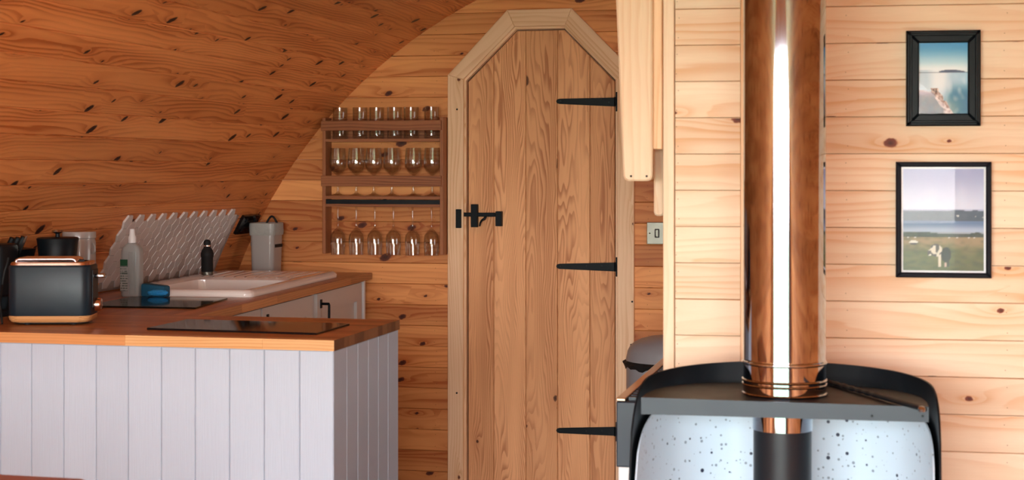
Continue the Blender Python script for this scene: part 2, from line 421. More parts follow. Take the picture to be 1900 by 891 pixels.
# the door: oak boards in an octagonal pine surround
dr = bpy.data.objects.new('door_1', None); COL.objects.link(dr); dr.location = (-1.336, YW, 0); ORG['door_1'] = Vector((-1.336, YW, 0))
tag(dr, kind='structure', label='ledged oak door with an octagonal top in a pale pine surround')
fz = lambda: ((0, 0, 0), (1, 0, 0), (0, 0, 1))
fr = [[(OD[0][0], 0), (ID[0][0], 0), ID[0], OD[0]], [OD[0], ID[0], ID[1], OD[1]], [OD[1], ID[1], ID[2], OD[2]], [OD[2], ID[2], ID[3], OD[3]], [(ID[3][0], 0), (OD[3][0], 0), OD[3], ID[3]]]
gr = [(0, 0, 1), (.7, 0, .72), (1, 0, 0), (.7, 0, -.72), (0, 0, 1)]
for pts, g in zip(fr, gr): MB().slab(pts, (0, YW - .022, 0), (1, 0, 0), (0, 0, 1), .022, .0018).done('surround_board', TRIM, dr, g)
LD = [(-1.643, 1.686), (-1.435, 1.890), (-1.237, 1.890), (-1.030, 1.681)]
st = [[(ID[0][0], 0), (LD[0][0], 0), LD[0], ID[0]], [ID[0], LD[0], LD[1], ID[1]], [ID[1], LD[1], LD[2], ID[2]], [ID[2], LD[2], LD[3], ID[3]], [(LD[3][0], 0), (ID[3][0], 0), ID[3], LD[3]]]
for pts, g in zip(st, gr): MB().slab(pts, (0, YW - .010, 0), (1, 0, 0), (0, 0, 1), .03, .001).done('lining_strip', TRIM, dr, g)
def leaf_top(x):
    a, b, c, d = [(-1.638, 1.680), (-1.433, 1.884), (-1.239, 1.884), (-1.035, 1.675)]
    return lerp(a[1], b[1], (x - a[0]) / (b[0] - a[0])) if x < b[0] else b[1] if x < c[0] else lerp(c[1], d[1], (x - c[0]) / (d[0] - c[0]))
xs = [-1.638] + [PY(p, 400, YW).x for p in (915.5, 975, 1034, 1094)] + [-1.035]
DF = YW + .004
for a, b in zip(xs, xs[1:]):
    pts = [(a + .0006, .01), (b - .0006, .01), (b - .0006, leaf_top(b))]
    for c in (-1.239, -1.433):
        if a < c < b: pts.append((c, leaf_top(c)))
    pts.append((a + .0006, leaf_top(a)))
    MB().slab(pts, (0, DF, 0), (1, 0, 0), (0, 0, 1), .03, .0022).done('door_board', OAKD, dr, (0, 0, 1))
for py, (t0, t1) in ((188, (171, 207)), (494, (477, 513)), (798.5, (782, 818))):
    tip, root = PY(1034, py, DF), PY(1144, py, DF)
    L = root.x - tip.x
    zt = PY(1143, t0, DF).z; zb = PY(1143, t1, DF).z; zc = (zt + zb) / 2; zr = tip.z; zm = zc
    pts = [(0, -.008), (.01, -.011), (L, zm - zr - .019), (L, zm - zr + .017), (.01, .010), (0, .007), (-.004, 0)]
    h = MB().slab(pts, (tip.x, DF - .005, zr), (1, 0, 0), (0, 0, 1), .006, .001).done('hinge_strap', BLACK, dr, label='black T hinge strap')
    mm = MB().box(root.x - .001, root.x + .008, DF - .016, DF, zb, zt, .002)
    mm.tube([(root.x - .003, DF - .016, zc - .018), (root.x - .003, DF - .016, zc + .018)], .005, 8)
    mm.done('hinge_plate', BLACK, h)
    for f, dz in ((.06, 0), (.5, .002), (.76, .005), (.88, -.006)):
        MB().lathe([(0, .0), (.0035, 0), (.0025, .002), (0, .0022)], (0, 0, 0), 8).done('screw', BLACKM, h, local=True).matrix_local = Matrix.Translation(Vector((tip.x + L * f, DF - .005, zr + dz)) - ORG['door_1']) @ Matrix.Rotation(math.pi / 2, 4, 'X')
# latch
def PD(px, py, d=0): return PY(px, py, DF - d)
lt = MB().box(PD(876, 0).x, PD(888, 0).x, DF - .024, DF, PD(0, 414).z, PD(0, 374.5).z, .002).done('latch_plate', BLACK, dr, label='black thumb latch plate')
a, b = PD(859, 397), PD(921, 399)
MB().box(a.x - .006, b.x, DF - .020, DF - .012, b.z - .007, a.z + .006, .0015).done('latch_bar', BLACK, lt)
MB().box(PD(921.5, 0).x, PD(933, 0).x, DF - .024, DF, PD(0, 412).z, PD(0, 386.5).z, .002).done('latch_end_plate', BLACK, lt)
MB().box(PD(850, 0).x, PD(859.5, 0).x, YW - .036, YW - .022, PD(0, 415.5).z, PD(0, 383).z, .002).done('latch_keep', BLACK, lt)
c = [PD(901, 402, .022), PD(899, 406, .026), PD(894, 409, .026), PD(891, 414, .022), PD(890, 420, .02)]
MB().tube(c, [.005, .0055, .0045, .0035, .003], 8).done('latch_lever', BLACK, lt, smooth=True)
# a few dark filler plugs / screw holes on the surround
for px, py in ((847.5, 729.5), (848, 203), (1173, 560), (1172, 720), (1171, 640)):
    p = PY(px, py, YW - .0222)
    MB().lathe([(0, 0), (.004, 0), (.004, .001), (0, .001)], (0, 0, 0), 10).done('filler_plug', RUBBER, dr, local=True).matrix_local = Matrix.Translation(p - ORG['door_1']) @ Matrix.Rotation(math.pi / 2, 4, 'X')

# right-hand partition: boarded wall across the pod, the stove stands before it
P0, P1 = Vector((-.500, 3.784, 0)), Vector((.315, 3.826, 0))
pdv = (P1 - P0).normalized(); pn = Vector((pdv.y, -pdv.x, 0))           # pn points at the camera side
def PP(px, py, off=0):
    """point on the partition face (off metres in front of it)"""
    o_ = P0 + pn * off; r = ray(px, py); t = (o_ - EYE).dot(pn) / r.dot(pn); return EYE + r * t
def pu(px): return (PP(px, 300) - P0).dot(pdv)
wr = MB().slab([(0.002, 0), (1.97, 0), (1.93, .5), (1.80, .95), (1.59, 1.33), (1.32, 1.64), (1.02, 1.86), (.7, 2.03), (.35, 2.15), (.002, 2.20)], P0 - pn * .019, pdv, (0, 0, 1), .10).done('wall_right', BACK)
tag(wr, kind='structure')
uA, uB, uC = pu(1252), pu(1374.5), pu(1381)
z = 1.363 - 16 * .085; nails = []
while z < 2.15:
    z0, z1 = max(z, 0) + .0005, z + .085 - .0005
    zr_ = min(z1, 2.145)
    def lim(zz): return (AX + math.sqrt(max(0, AR ** 2 - (zz - AZ) ** 2)) - .5 * 0 + .50) / pdv.x + .004
    for a, b, c in ((uA + .0006, uB - .0005, uB - .0005), (uC + .0005, lim(z0), lim(zr_))):
        if c < a + .03: continue
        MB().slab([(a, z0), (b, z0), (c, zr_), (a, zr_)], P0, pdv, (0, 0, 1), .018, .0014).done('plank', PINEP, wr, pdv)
    for px in (1257, 1571, 1866):
        for dz in (.018, .064): nails.append((pu(px) + rng.uniform(-.004, .004), z + dz))
    z += .085
m = MB()
for a, b in nails: m.slab([(.0011 * math.cos(t), .0011 * math.sin(t)) for t in (0, 1.05, 2.1, 3.14, 4.19, 5.24)], P0 + pdv * a + Vector((0, 0, b)) + pn * .0004, pdv, (0, 0, 1), .003)
m.done('nail_heads', BACK, wr, kind='stuff')
tr = MB().slab([(pu(1230) + .001, 0), (uA - .0008, 0), (uA - .0008, 2.16), (pu(1230) + .001, 2.17)], P0 + pn * .006, pdv, (0, 0, 1), .10, .002).done('trim_1', PINEC, None, (0, 0, 1)); tag(tr, kind='structure')
tr = MB().slab([(uB, 0), (uC, 0), (uC, 2.15), (uB, 2.15)], P0 + pn * .004, pdv, (0, 0, 1), .02, .001).done('trim_2', TRIM, None, (0, 0, 1)); tag(tr, kind='structure')

# glazed front wall behind the camera
fw = bpy.data.objects.new('wall_front', None); COL.objects.link(fw); fw.location = (AX, WY, 0); ORG['wall_front'] = Vector((AX, WY, 0)); tag(fw, kind='structure')
for pts in ([(-2.8, -.02), (WX0, -.02), (WX0, 2.3), (-2.8, 2.3)], [(WX1, -.02), (1.45, -.02), (1.45, 2.3), (WX1, 2.3)], [(WX0, WZ1), (WX1, WZ1), (WX1, 2.3), (WX0, 2.3)], [(WX0, -.02), (WX1, -.02), (WX1, WZ0), (WX0, WZ0)]):
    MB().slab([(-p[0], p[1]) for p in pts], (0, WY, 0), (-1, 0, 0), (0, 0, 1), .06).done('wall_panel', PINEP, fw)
win = bpy.data.objects.new('window_1', None); COL.objects.link(win); win.location = (AX, WY, 0); ORG['window_1'] = Vector((AX, WY, 0)); tag(win, kind='structure')
nb = 4
for i in range(nb + 1):
    X = WX0 + (WX1 - WX0) * i / nb; MB().box(X - .025, X + .025, WY - .05, WY + .0, WZ0, WZ1).done('mullion', BLACK if i % 2 else WHITEP, win)
for i in range(nb):
    X = WX0 + (WX1 - WX0) * i / nb; MB().box(X + .025, X + (WX1 - WX0) / nb - .025, WY - .03, WY - .026, WZ0, WZ1).done('pane', PANE, win)
MB().box(-30, 30, -40, -.8, -.30, -.25).done('ground', GRASS).__setitem__('kind', 'structure')
lp0, lp1 = [], []
for i in range(61):
    X = .80 + .56 * i / 60; y = YF + .07 + .018 * math.sin(i * .9)
    lp0.append((X, y, .05)); lp1.append((X, y, 2.0 - max(0, X - .9) * .55))
MB().loops([lp0, lp1], False, False, False).done('curtain', CURT, smooth=True)
tag(bpy.data.objects['curtain'], 'lavender grey curtain at the right of the front window behind the camera', 'curtain')

# ================================================================== KITCHEN
IX1, IY0, IY1, ZT, TK = -1.330, 3.832, 4.396, .900, .027
# island worktop of oak staves
wt = thing('worktop', 'oiled oak block worktop on the pale boarded island', 'worktop', (-1.95, 4.11, ZT - TK))
rows = 14; rw = (IY1 - IY0) / rows
for r in range(rows):
    y0 = IY0 + r * rw; x = IX1; cuts = [IX1]
    if r == 0: cuts += [PY(487, 640, IY0).x, PY(232, 620, IY0).x, -2.58]
    else:
        x = IX1 - rng.uniform(.10, .38)
        while x > -2.52: cuts.append(x); x -= rng.uniform(.26, .46)
        cuts.append(-2.63)
    if r == 0: cuts[-1] = -2.63
    for a, b in zip(cuts, cuts[1:]):
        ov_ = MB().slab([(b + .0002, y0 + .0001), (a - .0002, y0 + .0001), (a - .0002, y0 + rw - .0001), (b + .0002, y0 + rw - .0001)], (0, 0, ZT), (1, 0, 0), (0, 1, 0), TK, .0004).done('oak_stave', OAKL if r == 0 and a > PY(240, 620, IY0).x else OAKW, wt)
        if a == IX1:
            ov_.data.materials.append(OAKE)
            for p_ in ov_.data.polygons:
                if p_.normal.x > .6: p_.material_index = 1
# island carcass and boards
isl = thing('kitchen_island', 'pale grey tongue and groove island under the oak worktop at the left', 'kitchen island', (-1.95, 4.11, 0))
ZB = ZT - TK - .0005
MB().box(-2.60, IX1 - .016, IY0 + .022, IY1 - .004, .02, ZB).done('carcass', CAB, isl)
sx_ = [PY(p, 700, IY0 + .004).x for p in (-58, 0.5, 58, 118, 178, 237.5, 299, 362, 425.5, 490, 555.5, 620)]
sx_[-1] = IX1 - .003
sx_ = [x_ for x_ in (sx_[0] - .078 * k for k in (5, 4, 3, 2, 1)) if x_ > -2.60] + sx_
for a, b in zip(sx_, sx_[1:]):
    MB().slab([(a + .0004, .01), (b - .0004, .01), (b - .0004, ZB), (a + .0004, ZB)], (0, IY0 + .004, 0), (1, 0, 0), (0, 0, 1), .016, .0022).done('groove_board', PAINT, isl, (0, 0, 1))
sy_ = [PX(p, 700, IX1 - .003).y for p in (621, 643.5, 664, 683.5, 702, 720, 737.5)]
sy_[0] = IY0 + .0045; sy_[-1] = IY1 - .004
for a, b in zip(sy_, sy_[1:]):
    MB().slab([(a + .0004, .01), (b - .0004, .01), (b - .0004, ZB), (a + .0004, ZB)], (IX1 - .003, 0, 0), (0, 1, 0), (0, 0, 1), .012, .0022).done('groove_board', PAINT, isl, (0, 0, 1))

# sink-side counter: frame with a along its front edge, b towards the pod wall
CO = Vector((-1.9444, IY1, 0)); ca = Vector((-.0499, 1, 0)).normalized(); cb = Vector((-ca.y, ca.x, 0))
def W(a, b, z=0): return CO + ca * a + cb * b + Vector((0, 0, z))
wt2 = thing('worktop', 'oiled oak block worktop holding the cream sink along the curved wall', 'worktop', (-2.3, 5.4, ZT - TK))
BOWL = (.68, 1.22, .105, .475)
LA = 1.962
for r in range(17):
    b0, b1 = r * .0403, (r + 1) * .0403
    am = min(LA, (2.634 - 1.9444 - b1 * ca.y - .001) / .0499 if b1 > .58 else LA)
    if am < .1: continue
    a = 0 - rng.uniform(0, .2); segs = []
    while a < am:
        n_ = a + rng.uniform(.3, .5); segs.append((max(a, 0), min(n_, am))); a = n_
    for s0, s1 in segs:
        parts = [(s0, s1)]
        if b1 > BOWL[2] - .012 and b0 < BOWL[3] + .012:
            parts = [(s0, min(s1, BOWL[0] - .02)), (max(s0, BOWL[1] + .02), s1)]
        for p0, p1 in parts:
            if p1 - p0 > .05:
                k0, k1 = (b0 * .05 + .0004, b1 * .05 + .0004) if p0 < .001 else (p0 + .0002,) * 2
                MB().slab([(k0, b0 + .0001), (p1 - .0002, b0 + .0001), (p1 - .0002, b1 - .0001), (k1, b1 - .0001)], W(0, 0, ZT), ca, cb, TK, .0004).done('oak_stave', OAKW, wt2, ca)
# cabinet under it
cabt = thing('base_cabinet', 'stone painted base cabinet run with shaker doors below the sink', 'cabinet', W(1, .3, 0))
MB().slab([(.04, .0345), (1.955, .0345), (1.955, .50), (.04, .50)], W(0, 0, .75), ca, cb, .73).done('carcass', CAB, cabt, ca)
MB().slab([(.04, .0345), (1.955, .0345), (1.955, .046), (.04, .046)], W(0, 0, .868), ca, cb, .117).done('front_rail', CAB, cabt, ca)
MB().slab([(1.905, .018), (1.925, .018), (1.925, .50), (1.905, .50)], W(0, 0, ZB), ca, cb, .86).done('end_panel', WHITEP, cabt, ca)
def ay(Y): return (Y - IY1) / ca.y
def cdoor(a0, a1, hx, long=True):
    fo = W(0, .024, 0); bx = -ca  # looking from the room the run goes to the left as a falls
    U = lambda pts: pts
    d = MB().slab([(a0, .10), (a1, .10), (a1, .865), (a0, .865)], fo + cb * .010, ca, (0, 0, 1), .0004 + .004).done('door', CAB, cabt, (0, 0, 1))
    w_ = .07
    for q in ([(a0, .10), (a0 + w_, .10), (a0 + w_, .865), (a0, .865)], [(a1 - w_, .10), (a1, .10), (a1, .865), (a1 - w_, .865)],
              [(a0 + w_, .793), (a1 - w_, .793), (a1 - w_, .865), (a0 + w_, .865)], [(a0 + w_, .10), (a1 - w_, .10), (a1 - w_, .17), (a0 + w_, .17)]):
        m = MB().slab(q, fo, cb.cross(Vector((0, 0, 1))) * 0 + ca, (0, 0, 1), .012)
        for v in m.bm.verts: pass
        # the outward side is away from cb, so shift the slab to stand proud of the door face
        mid = sum((v.co for v in m.bm.verts), Vector()) / len(m.bm.verts)
        sh = (fo + cb * .004 - mid).dot(cb)
        for v in m.bm.verts: v.co += cb * sh
        m.done('door_stile', CAB, d, (0, 0, 1))
    p = fo + ca * hx - cb * .004
    zt_ = .825
    m = MB().box(-.009, .009, -.002, .006, -.016, .016, .001)
    M = Matrix.Translation(Vector((p.x, p.y, zt_))) @ Matrix.Rotation(math.atan2(ca.y, ca.x), 4, 'Z')
    for v in m.bm.verts: v.co = M @ v.co
    if long:
        q0 = Vector((p.x, p.y, zt_)); o1 = -cb * .030
        m.tube([q0, q0 + o1, q0 + o1 + Vector((0, 0, -.004)), q0 + o1 + Vector((0, 0, -.13)), q0 + o1 * .8 + Vector((0, 0, -.135)), q0 + Vector((0, 0, -.135))], .005, 8)
    else:
        m.tube([Vector((p.x, p.y, zt_)), Vector((p.x, p.y, zt_)) - cb * .022], .009, 10)
    m.done('handle', BLACK, d, smooth=False)
cdoor(ay(5.66), ay(6.275), .045 + ay(5.66))
cdoor(ay(5.04), ay(5.60), .05 + ay(5.04))
cdoor(ay(4.46), ay(5.02), .45 + ay(4.46))

# ---- cream ceramic sink
sk = thing('sink', 'cream ceramic inset sink with drainer let into the oak worktop', 'sink', W(1.15, .3, ZT))
outer = [(.645, .060), (1.675, .060), (1.675, .545), (.93, .545), (.635, .385)]
outer = outer[:]
def insetp(pts, d):
    out = []; n = len(pts)
    for i in range(n):
        a, b, c = Vector(pts[i - 1]), Vector(pts[i]), Vector(pts[(i + 1) % n])
        d1, d2 = (b - a).normalized(), (c - b).normalized(); n1, n2 = Vector((-d1.y, d1.x)), Vector((-d2.y, d2.x))
        out.append(tuple(b + (n1 + n2) * (d / (1 + n1.dot(n2)))))
    return out
def raypoly(c, ang, pts):
    dx, dy = math.cos(ang), math.sin(ang); best = 9
    for i in range(len(pts)):
        (x1, y1), (x2, y2) = pts[i], pts[(i + 1) % len(pts)]
        ex, ey = x2 - x1, y2 - y1; det = dx * -ey + dy * ex
        if abs(det) < 1e-9: continue
        rx, ry = x1 - c[0], y1 - c[1]
        t = (rx * -ey + ry * ex) / det; u_ = (dx * ry - dy * rx) / det
        if t > 0 and -1e-6 <= u_ <= 1 + 1e-6: best = min(best, t)
    return (c[0] + dx * best, c[1] + dy * best)
bc = ((BOWL[0] + BOWL[1]) / 2, (BOWL[2] + BOWL[3]) / 2)
def roundp(pts, r, n=5):
    out = []; N = len(pts)
    for i in range(N):
        a, b, c = Vector(pts[i - 1]), Vector(pts[i]), Vector(pts[(i + 1) % N])
        p, q_ = b + (a - b).normalized() * r, b + (c - b).normalized() * r
        for k in range(n + 1):
            t = k / n; out.append(tuple(p * (1 - t) ** 2 + b * 2 * t * (1 - t) + q_ * t * t))
    return out
oo = roundp(outer, .03)
angs = sorted(set([2 * math.pi * i / 96 for i in range(96)] + [math.atan2(p[1] - bc[1], p[0] - bc[0]) % (2 * math.pi) for p in oo]))
def lp3(poly, z): return [W(*raypoly(bc, a, poly), z) for a in angs]
bw = [(.685, .105), (1.22, .105), (1.22, .475), (.90, .475), (.685, .36)]
def shr(p, d, r=.03): return roundp(insetp(p, d), r)
lps = [lp3(roundp(outer, .03), ZT + .0005), lp3(roundp(insetp(outer, -.001), .03), ZT + .012), lp3(shr(outer, .004), ZT + .020), lp3(shr(outer, .011), ZT + .0245), lp3(shr(outer, .030), ZT + .0235),
       lp3(shr(bw, -.004, .035), ZT + .0215), lp3(shr(bw, .004, .035), ZT + .016), lp3(shr(bw, .012, .035), ZT - .08), lp3(shr(bw, .03, .03), ZT - .115)]
MB().loops(lps, False, True).done('basin', CERAM, sk, smooth=True)
for i in range(9):
    b_ = .13 + i * .042; m = MB()
    m.loops([[W(a_, b_ + (i - 4) * .002 * (a_ - 1.3) / .3 + dx, ZT + .0222 + dz * (1 if .02 < (a_ - 1.25) < .36 else .2)) for dx, dz in ((-.008, -.001), (-.004, .004), (.004, .004), (.008, -.001))] for a_ in (1.255, 1.275, 1.35, 1.45, 1.55, 1.60, 1.615)], True, True)
    m.done('drainer_rib', CERAM, sk, smooth=True)
MB().lathe([(0, .002), (.038, .002), (.040, 0)], W(.93, .29, ZT - .1145), 24).done('waste', SATIN, sk)

# ---- hexagonal tiles on the curved wall
tl = thing('tiled_splashback', 'cream hexagon tile splashback on the curved wall behind the sink', 'tiles', (arc(.95).x, 5.58, arc(.95).z))
def SP(Y, s, off): p = arc(s, AR - off); return Vector((p.x, Y, p.z))
m = MB(); gy0, gy1 = 5.10, 6.095
gl = []
for i in range(9):
    s = .797 + (1.060 - .797) * i / 8; gl.append(s)
m.loops([[SP(y_, s, .0035) for s in gl] + [SP(y_, s, .0004) for s in gl[::-1]] for y_ in (gy0, gy1)])
m.done('grout', GROUT, tl)
SD = .0295
for ci in range(23):
    yc = 5.0985 + .045 * ci; k = 0
    while True:
        s_ = 1.067 - .052 * k - (.026 if ci % 2 else 0)
        if s_ < .815: break
        pts = []
        for j in range(6):
            t = math.radians(60 * j); pts.append((SD * math.cos(t), max(SD * math.sin(t), .797 - s_)))
        if yc + SD > 6.115: break
        c0 = SP(yc, s_, .0075 + rng.uniform(-.0004, .0004)); up = (SP(yc, s_ + .01, .0075) - SP(yc, s_ - .01, .0075)).normalized()
        MB().slab([(p[0], p[1]) for p in pts], c0, (0, 1, 0), up, .007, .0016).done('tile', TILE, tl, (0, 1, 0))
        k += 1

# ---- black double socket at the end of the tiles
so = thing('wall_socket', 'black double wall socket on the curved wall between tiles and end wall', 'socket', (arc(1.015).x, 6.23, arc(1.015).z))
c0 = SP(6.225, 1.016, .012); up = (SP(6, 1.03, 0) - SP(6, 1.0, 0)).normalized()
MB().slab(rrect(-.092, .092, -.043, .043, .006), c0, (0, 1, 0), up, .0125, .002).done('face_plate', GLOSSB, so)
for sx2 in (-.045, .045):
    MB().slab(rrect(sx2 - .008, sx2 + .008, .012, .030, .002), c0 + Vector((.003, 0, -.001)), (0, 1, 0), up, .004, .001).done('rocker', BLACKM, so)
    MB().slab([(sx2 - .014, -.030), (sx2 + .014, -.030), (sx2 + .014, -.004), (sx2 - .014, -.004)], c0 + Vector((.0008, 0, -.0002)), (0, 1, 0), up, .001).done('socket_face', BLACKM, so)

# ---- hob
A, B_, C_, D_ = (-1.902, 3.972), (-1.417, 3.945), (-1.417, 4.210), (-1.900, 4.226)
hob = thing('hob', 'black glass induction hob lying on the island worktop', 'hob', (-1.66, 4.09, ZT))
MB().slab([A, B_, C_, D_], (0, 0, ZT + .0055), (1, 0, 0), (0, 1, 0), .005, .0012).done('glass_top', GLOSSB, hob)
# ---- glass cutting board
cbd = MB().slab([(-2.400, 4.575), (-2.036, 4.588), (-2.083, 4.945), (-2.415, 4.925)], (0, 0, ZT + .0055), (1, 0, 0), (0, 1, 0), .005, .0008).done('cutting_board', BOARDG)
tag(cbd, 'smoked glass chopping board lying flat between toaster and sink', 'chopping board')
# ---- washing up bottle
bx, by = -2.445, 4.995
bt = thing('detergent_bottle', 'white ribbed washing up bottle standing before the tiles', 'bottle', (bx, by, ZT))
def bl(hw, hd, z, r): return [(bx + p[0], by + p[1], ZT + z) for p in rrect(-hw, hw, -hd, hd, r, 5)]
m = MB().loops([bl(.031, .022, .0006, .012), bl(.034, .025, .006, .015), bl(.034, .025, .145, .015), bl(.032, .023, .160, .014), bl(.024, .018, .172, .014), bl(.012, .012, .180, .0115), bl(.012, .012, .186, .0115)])
m.done('body', BOTTLE, bt, smooth=True)
for i in range(6):
    X = bx + .0 + i * .0055
    MB().tube([(X, by - .0252, ZT + .01), (X, by - .0256, ZT + .08), (X, by - .0252, ZT + .15)], .0013, 6).done('rib', BOTTLE, bt, smooth=True)
MB().lathe([(.0135, .180), (.0135, .200), (.010, .205), (.0085, .222), (.0075, .226), (0, .227)], (bx, by, ZT), 18).done('cap', WHITEP, bt, smooth=True)
# ---- printed panels as coloured grids
def print_grid(name, fn, o_, ax, ay_, w_, h_, nx, ny, parent, mat=PRINT, gam=1.0):
    bm = bmesh.new(); org = ORG.get(parent.name, Vector())
    vs = [[bm.verts.new(Vector(o_) + Vector(ax) * (w_ * i / nx) + Vector(ay_) * (h_ * j / ny) - org) for i in range(nx + 1)] for j in range(ny + 1)]
    for j in range(ny):
        for i in range(nx): bm.faces.new((vs[j][i], vs[j][i + 1], vs[j + 1][i + 1], vs[j + 1][i]))
    me = bpy.data.meshes.new(name); bm.to_mesh(me); bm.free()
    at = me.color_attributes.new('print', 'FLOAT_COLOR', 'POINT')
    for j in range(ny + 1):
        for i in range(nx + 1): at.data[j * (nx + 1) + i].color = (*[c_ ** gam for c_ in fn(i / nx, j / ny)], 1)
    o = link(name, me, mat, parent); ORG[o.name] = org; return o
def label_fn(u, v):
    if v > .80: return (.02, .10, .05)
    row = int(v * 26); dark = (row % 2 == 0) and noise.noise(Vector((u * 14, row * 3.1, 0))) > -.15
    return (.10, .14, .12) if dark else (.42, .45, .43)
print_grid('label_print', label_fn, (bx - .031, by - .0258, ZT + .02), (1, 0, 0), (0, 0, 1), .027, .105, 16, 52, bt)
# ---- sponge and scrubber
sp_ = MB().box(-2.405, -2.317, 4.975, 5.018, ZT + .0005, ZT + .038, .006).done('sponge', BLUE, smooth=True)
me = sp_.data
for v in me.vertices:
    if v.co.z > ZT + .02: v.co.z += .012 * math.cos((v.co.x + 2.38) * 22) - .004
tag(sp_, 'dark blue cleaning sponge between the bottle and the sink', 'sponge')
m = MB(); bmesh.ops.create_icosphere(m.bm, subdivisions=4, radius=1)
for v in m.bm.verts:
    n_ = noise.noise(v.co * 6) * .18; p = v.co * (1 + n_)
    v.co = Vector((-2.332 + p.x * .036, 4.952 + p.y * .014, ZT + .0175 + p.z * .0105))
tag(m.done('scrubber', BLUEL, smooth=True), 'bright blue mesh scrubber in front of the dark sponge', 'scrubber')

# ---- black bottle with steel base on the sink ledge
q_ = W(1.335, .475, ZT + .0255); bo = thing('flask', 'small black bottle with steel base on the back edge of the sink', 'bottle', q_)
MB().lathe([(0, 0), (.0215, 0), (.0225, .003), (.0225, .012), (.0215, .013)], q_, 24).done('base', SATIN, bo, smooth=True)
MB().lathe([(.0215, .0125), (.0225, .014), (.0225, .066), (.0245, .070), (.0245, .082), (.020, .095), (.0135, .104), (.0135, .108)], q_, 24).done('body', RUBBER, bo, smooth=True)
MB().lathe([(.0125, .107), (.0125, .113)], q_, 24).done('collar', COPPER, bo, smooth=True)
MB().lathe([(.0135, .113), (.0140, .124), (.011, .131), (.004, .134), (0, .134)], q_, 24).done('cap', RUBBER, bo, smooth=True)

# ---- food caddy in the corner
fx0, fx1, fy0, fy1 = -2.520, -2.415, 6.205, 6.325
cd = thing('food_caddy', 'pale food waste caddy with a clear liner in the corner behind the sink', 'caddy', ((fx0 + fx1) / 2, (fy0 + fy1) / 2, ZT))
def cl(d, z, r=.02, dx=0): return [(p[0] + dx, p[1], ZT + z) for p in rrect(fx0 - d, fx1 + d, fy0 - d, fy1 + d, r, 6)]
MB().loops([cl(-.006, .0006), cl(-.004, .01), cl(0, .185), cl(0, .198), cl(-.002, .199), cl(-.003, .19), cl(-.006, .02)]).done('bucket', CREAM, cd, smooth=True)
nn = len(cl(0, 0)); 
def wav(lp, a, f): return [(p[0] + a * math.sin(i * f), p[1] + a * math.cos(i * f * 1.3), p[2] + a * math.sin(i * f * 1.7)) for i, p in enumerate(lp)]
MB().loops([wav(cl(.002, .155), .0014, 2.1), wav(cl(.004, .170), .001, 1.7), wav(cl(.0035, .190), .0012, 2.6), cl(.0035, .203), cl(.0, .206), cl(-.008, .200)], False, False).done('liner', LINER, cd, smooth=True)
MB().tube([((fx0 + fx1) / 2 - .026 + .052 * k / 10 + .008, (fy0 + fy1) / 2 + .04, ZT + .196 + .034 * math.sin(math.pi * k / 10)) for k in range(11)], .0045, 8).done('handle', RUBBER, cd, smooth=True)
MB().box(fx1 + .0002, fx1 + .002, fy0 + .02, fy1 - .02, ZT + .105, ZT + .118).done('lid_catch', RUBBER, cd)
MB().box(fx0 - .006, fx0 + .002, fy0 + .03, fy0 + .06, ZT + .11, ZT + .125, .001).done('clip', SATIN, cd)

# ---- toaster
tx0, tx1, ty0, ty1 = -2.347, -2.122, 4.02, 4.145
to = thing('toaster', 'matt black two slot toaster with a wooden base on the island', 'toaster', (-2.2345, 4.0825, ZT))
def tlp(d, z, r=.028): return [(p[0], p[1], ZT + z) for p in rrect(tx0 - d, tx1 + d, ty0 - d, ty1 + d, r, 6)]
MB().loops([tlp(-.016, .006), tlp(-.006, .008), tlp(-.001, .015), tlp(0, .024), tlp(-.001, .0255)]).done('wooden_base', OAKT, to, smooth=True, label='pale wooden base band')
MB().loops([tlp(-.012, .0045), tlp(-.012, .0075)]).done('base_plate', RUBBER, to)
for X in (tx0 + .05, tx1 - .05):
    for Y in (ty0 + .03, ty1 - .03): MB().lathe([(0, 0), (.009, 0), (.008, .006), (0, .006)], (X, Y, ZT + .0005), 12).done('foot', RUBBER, to)
BODYT = plain('toaster_black', (.006, .015, .023), .42, var=.35, scale=14, spec=.35)
MB().loops([tlp(-.001, .0255), tlp(0, .028), tlp(0, .158), tlp(-.002, .163), tlp(-.004, .1645)]).done('body', BODYT, to, smooth=True)
MB().loops([tlp(-.003, .164), tlp(-.004, .170), tlp(-.008, .1725), tlp(-.018, .173)], False, False).done('top_rim', COPPER, to, smooth=True, label='copper coloured top rim')
MB().loops([tlp(-.017, .160), tlp(-.017, .171)]).done('top_plate', CHROME, to)
for k, yy in enumerate((4.043, 4.062, 4.083, 4.102, 4.122)):
    MB().tube([(tx0 + .020, yy, ZT + .172), (tx0 + .022, yy, ZT + .177), (tx0 + .028, yy, ZT + .180), (tx1 - .052, yy, ZT + .180), (tx1 - .044, yy, ZT + .177), (tx1 - .042, yy, ZT + .172)], .0045, 10).done('slot_bar', SILVER, to, smooth=True)
MB().box(tx1, tx1 + .003, 4.05, 4.115, ZT + .045, ZT + .15, .001).done('control_panel', BLACKM, to)
MB().box(tx1 + .002, tx1 + .030, 4.066, 4.098, ZT + .126, ZT + .138, .004).done('lever', CHROME, to, smooth=True)
m = MB().lathe([(0, .016), (.016, .016), (.018, .012), (.018, 0), (0, 0)], (0, 0, 0), 20)
kn = m.done('knob', COPPER, to, smooth=True, local=True); kn.matrix_local = Matrix.Translation(Vector((tx1 + .003, 4.083, ZT + .052)) - ORG[to.name]) @ Matrix.Rotation(math.pi / 2, 4, 'Y')
MB().slab([(tx1 - .042, 4.08), (tx1 - .034, 4.05), (tx1 - .020, 4.05), (tx1 - .028, 4.08)], (0, 0, ZT + .178), (1, 0, 0), (0, 1, 0), .006, .001).done('lifter', RUBBER, to)

to.rotation_euler = (0, 0, math.radians(15))
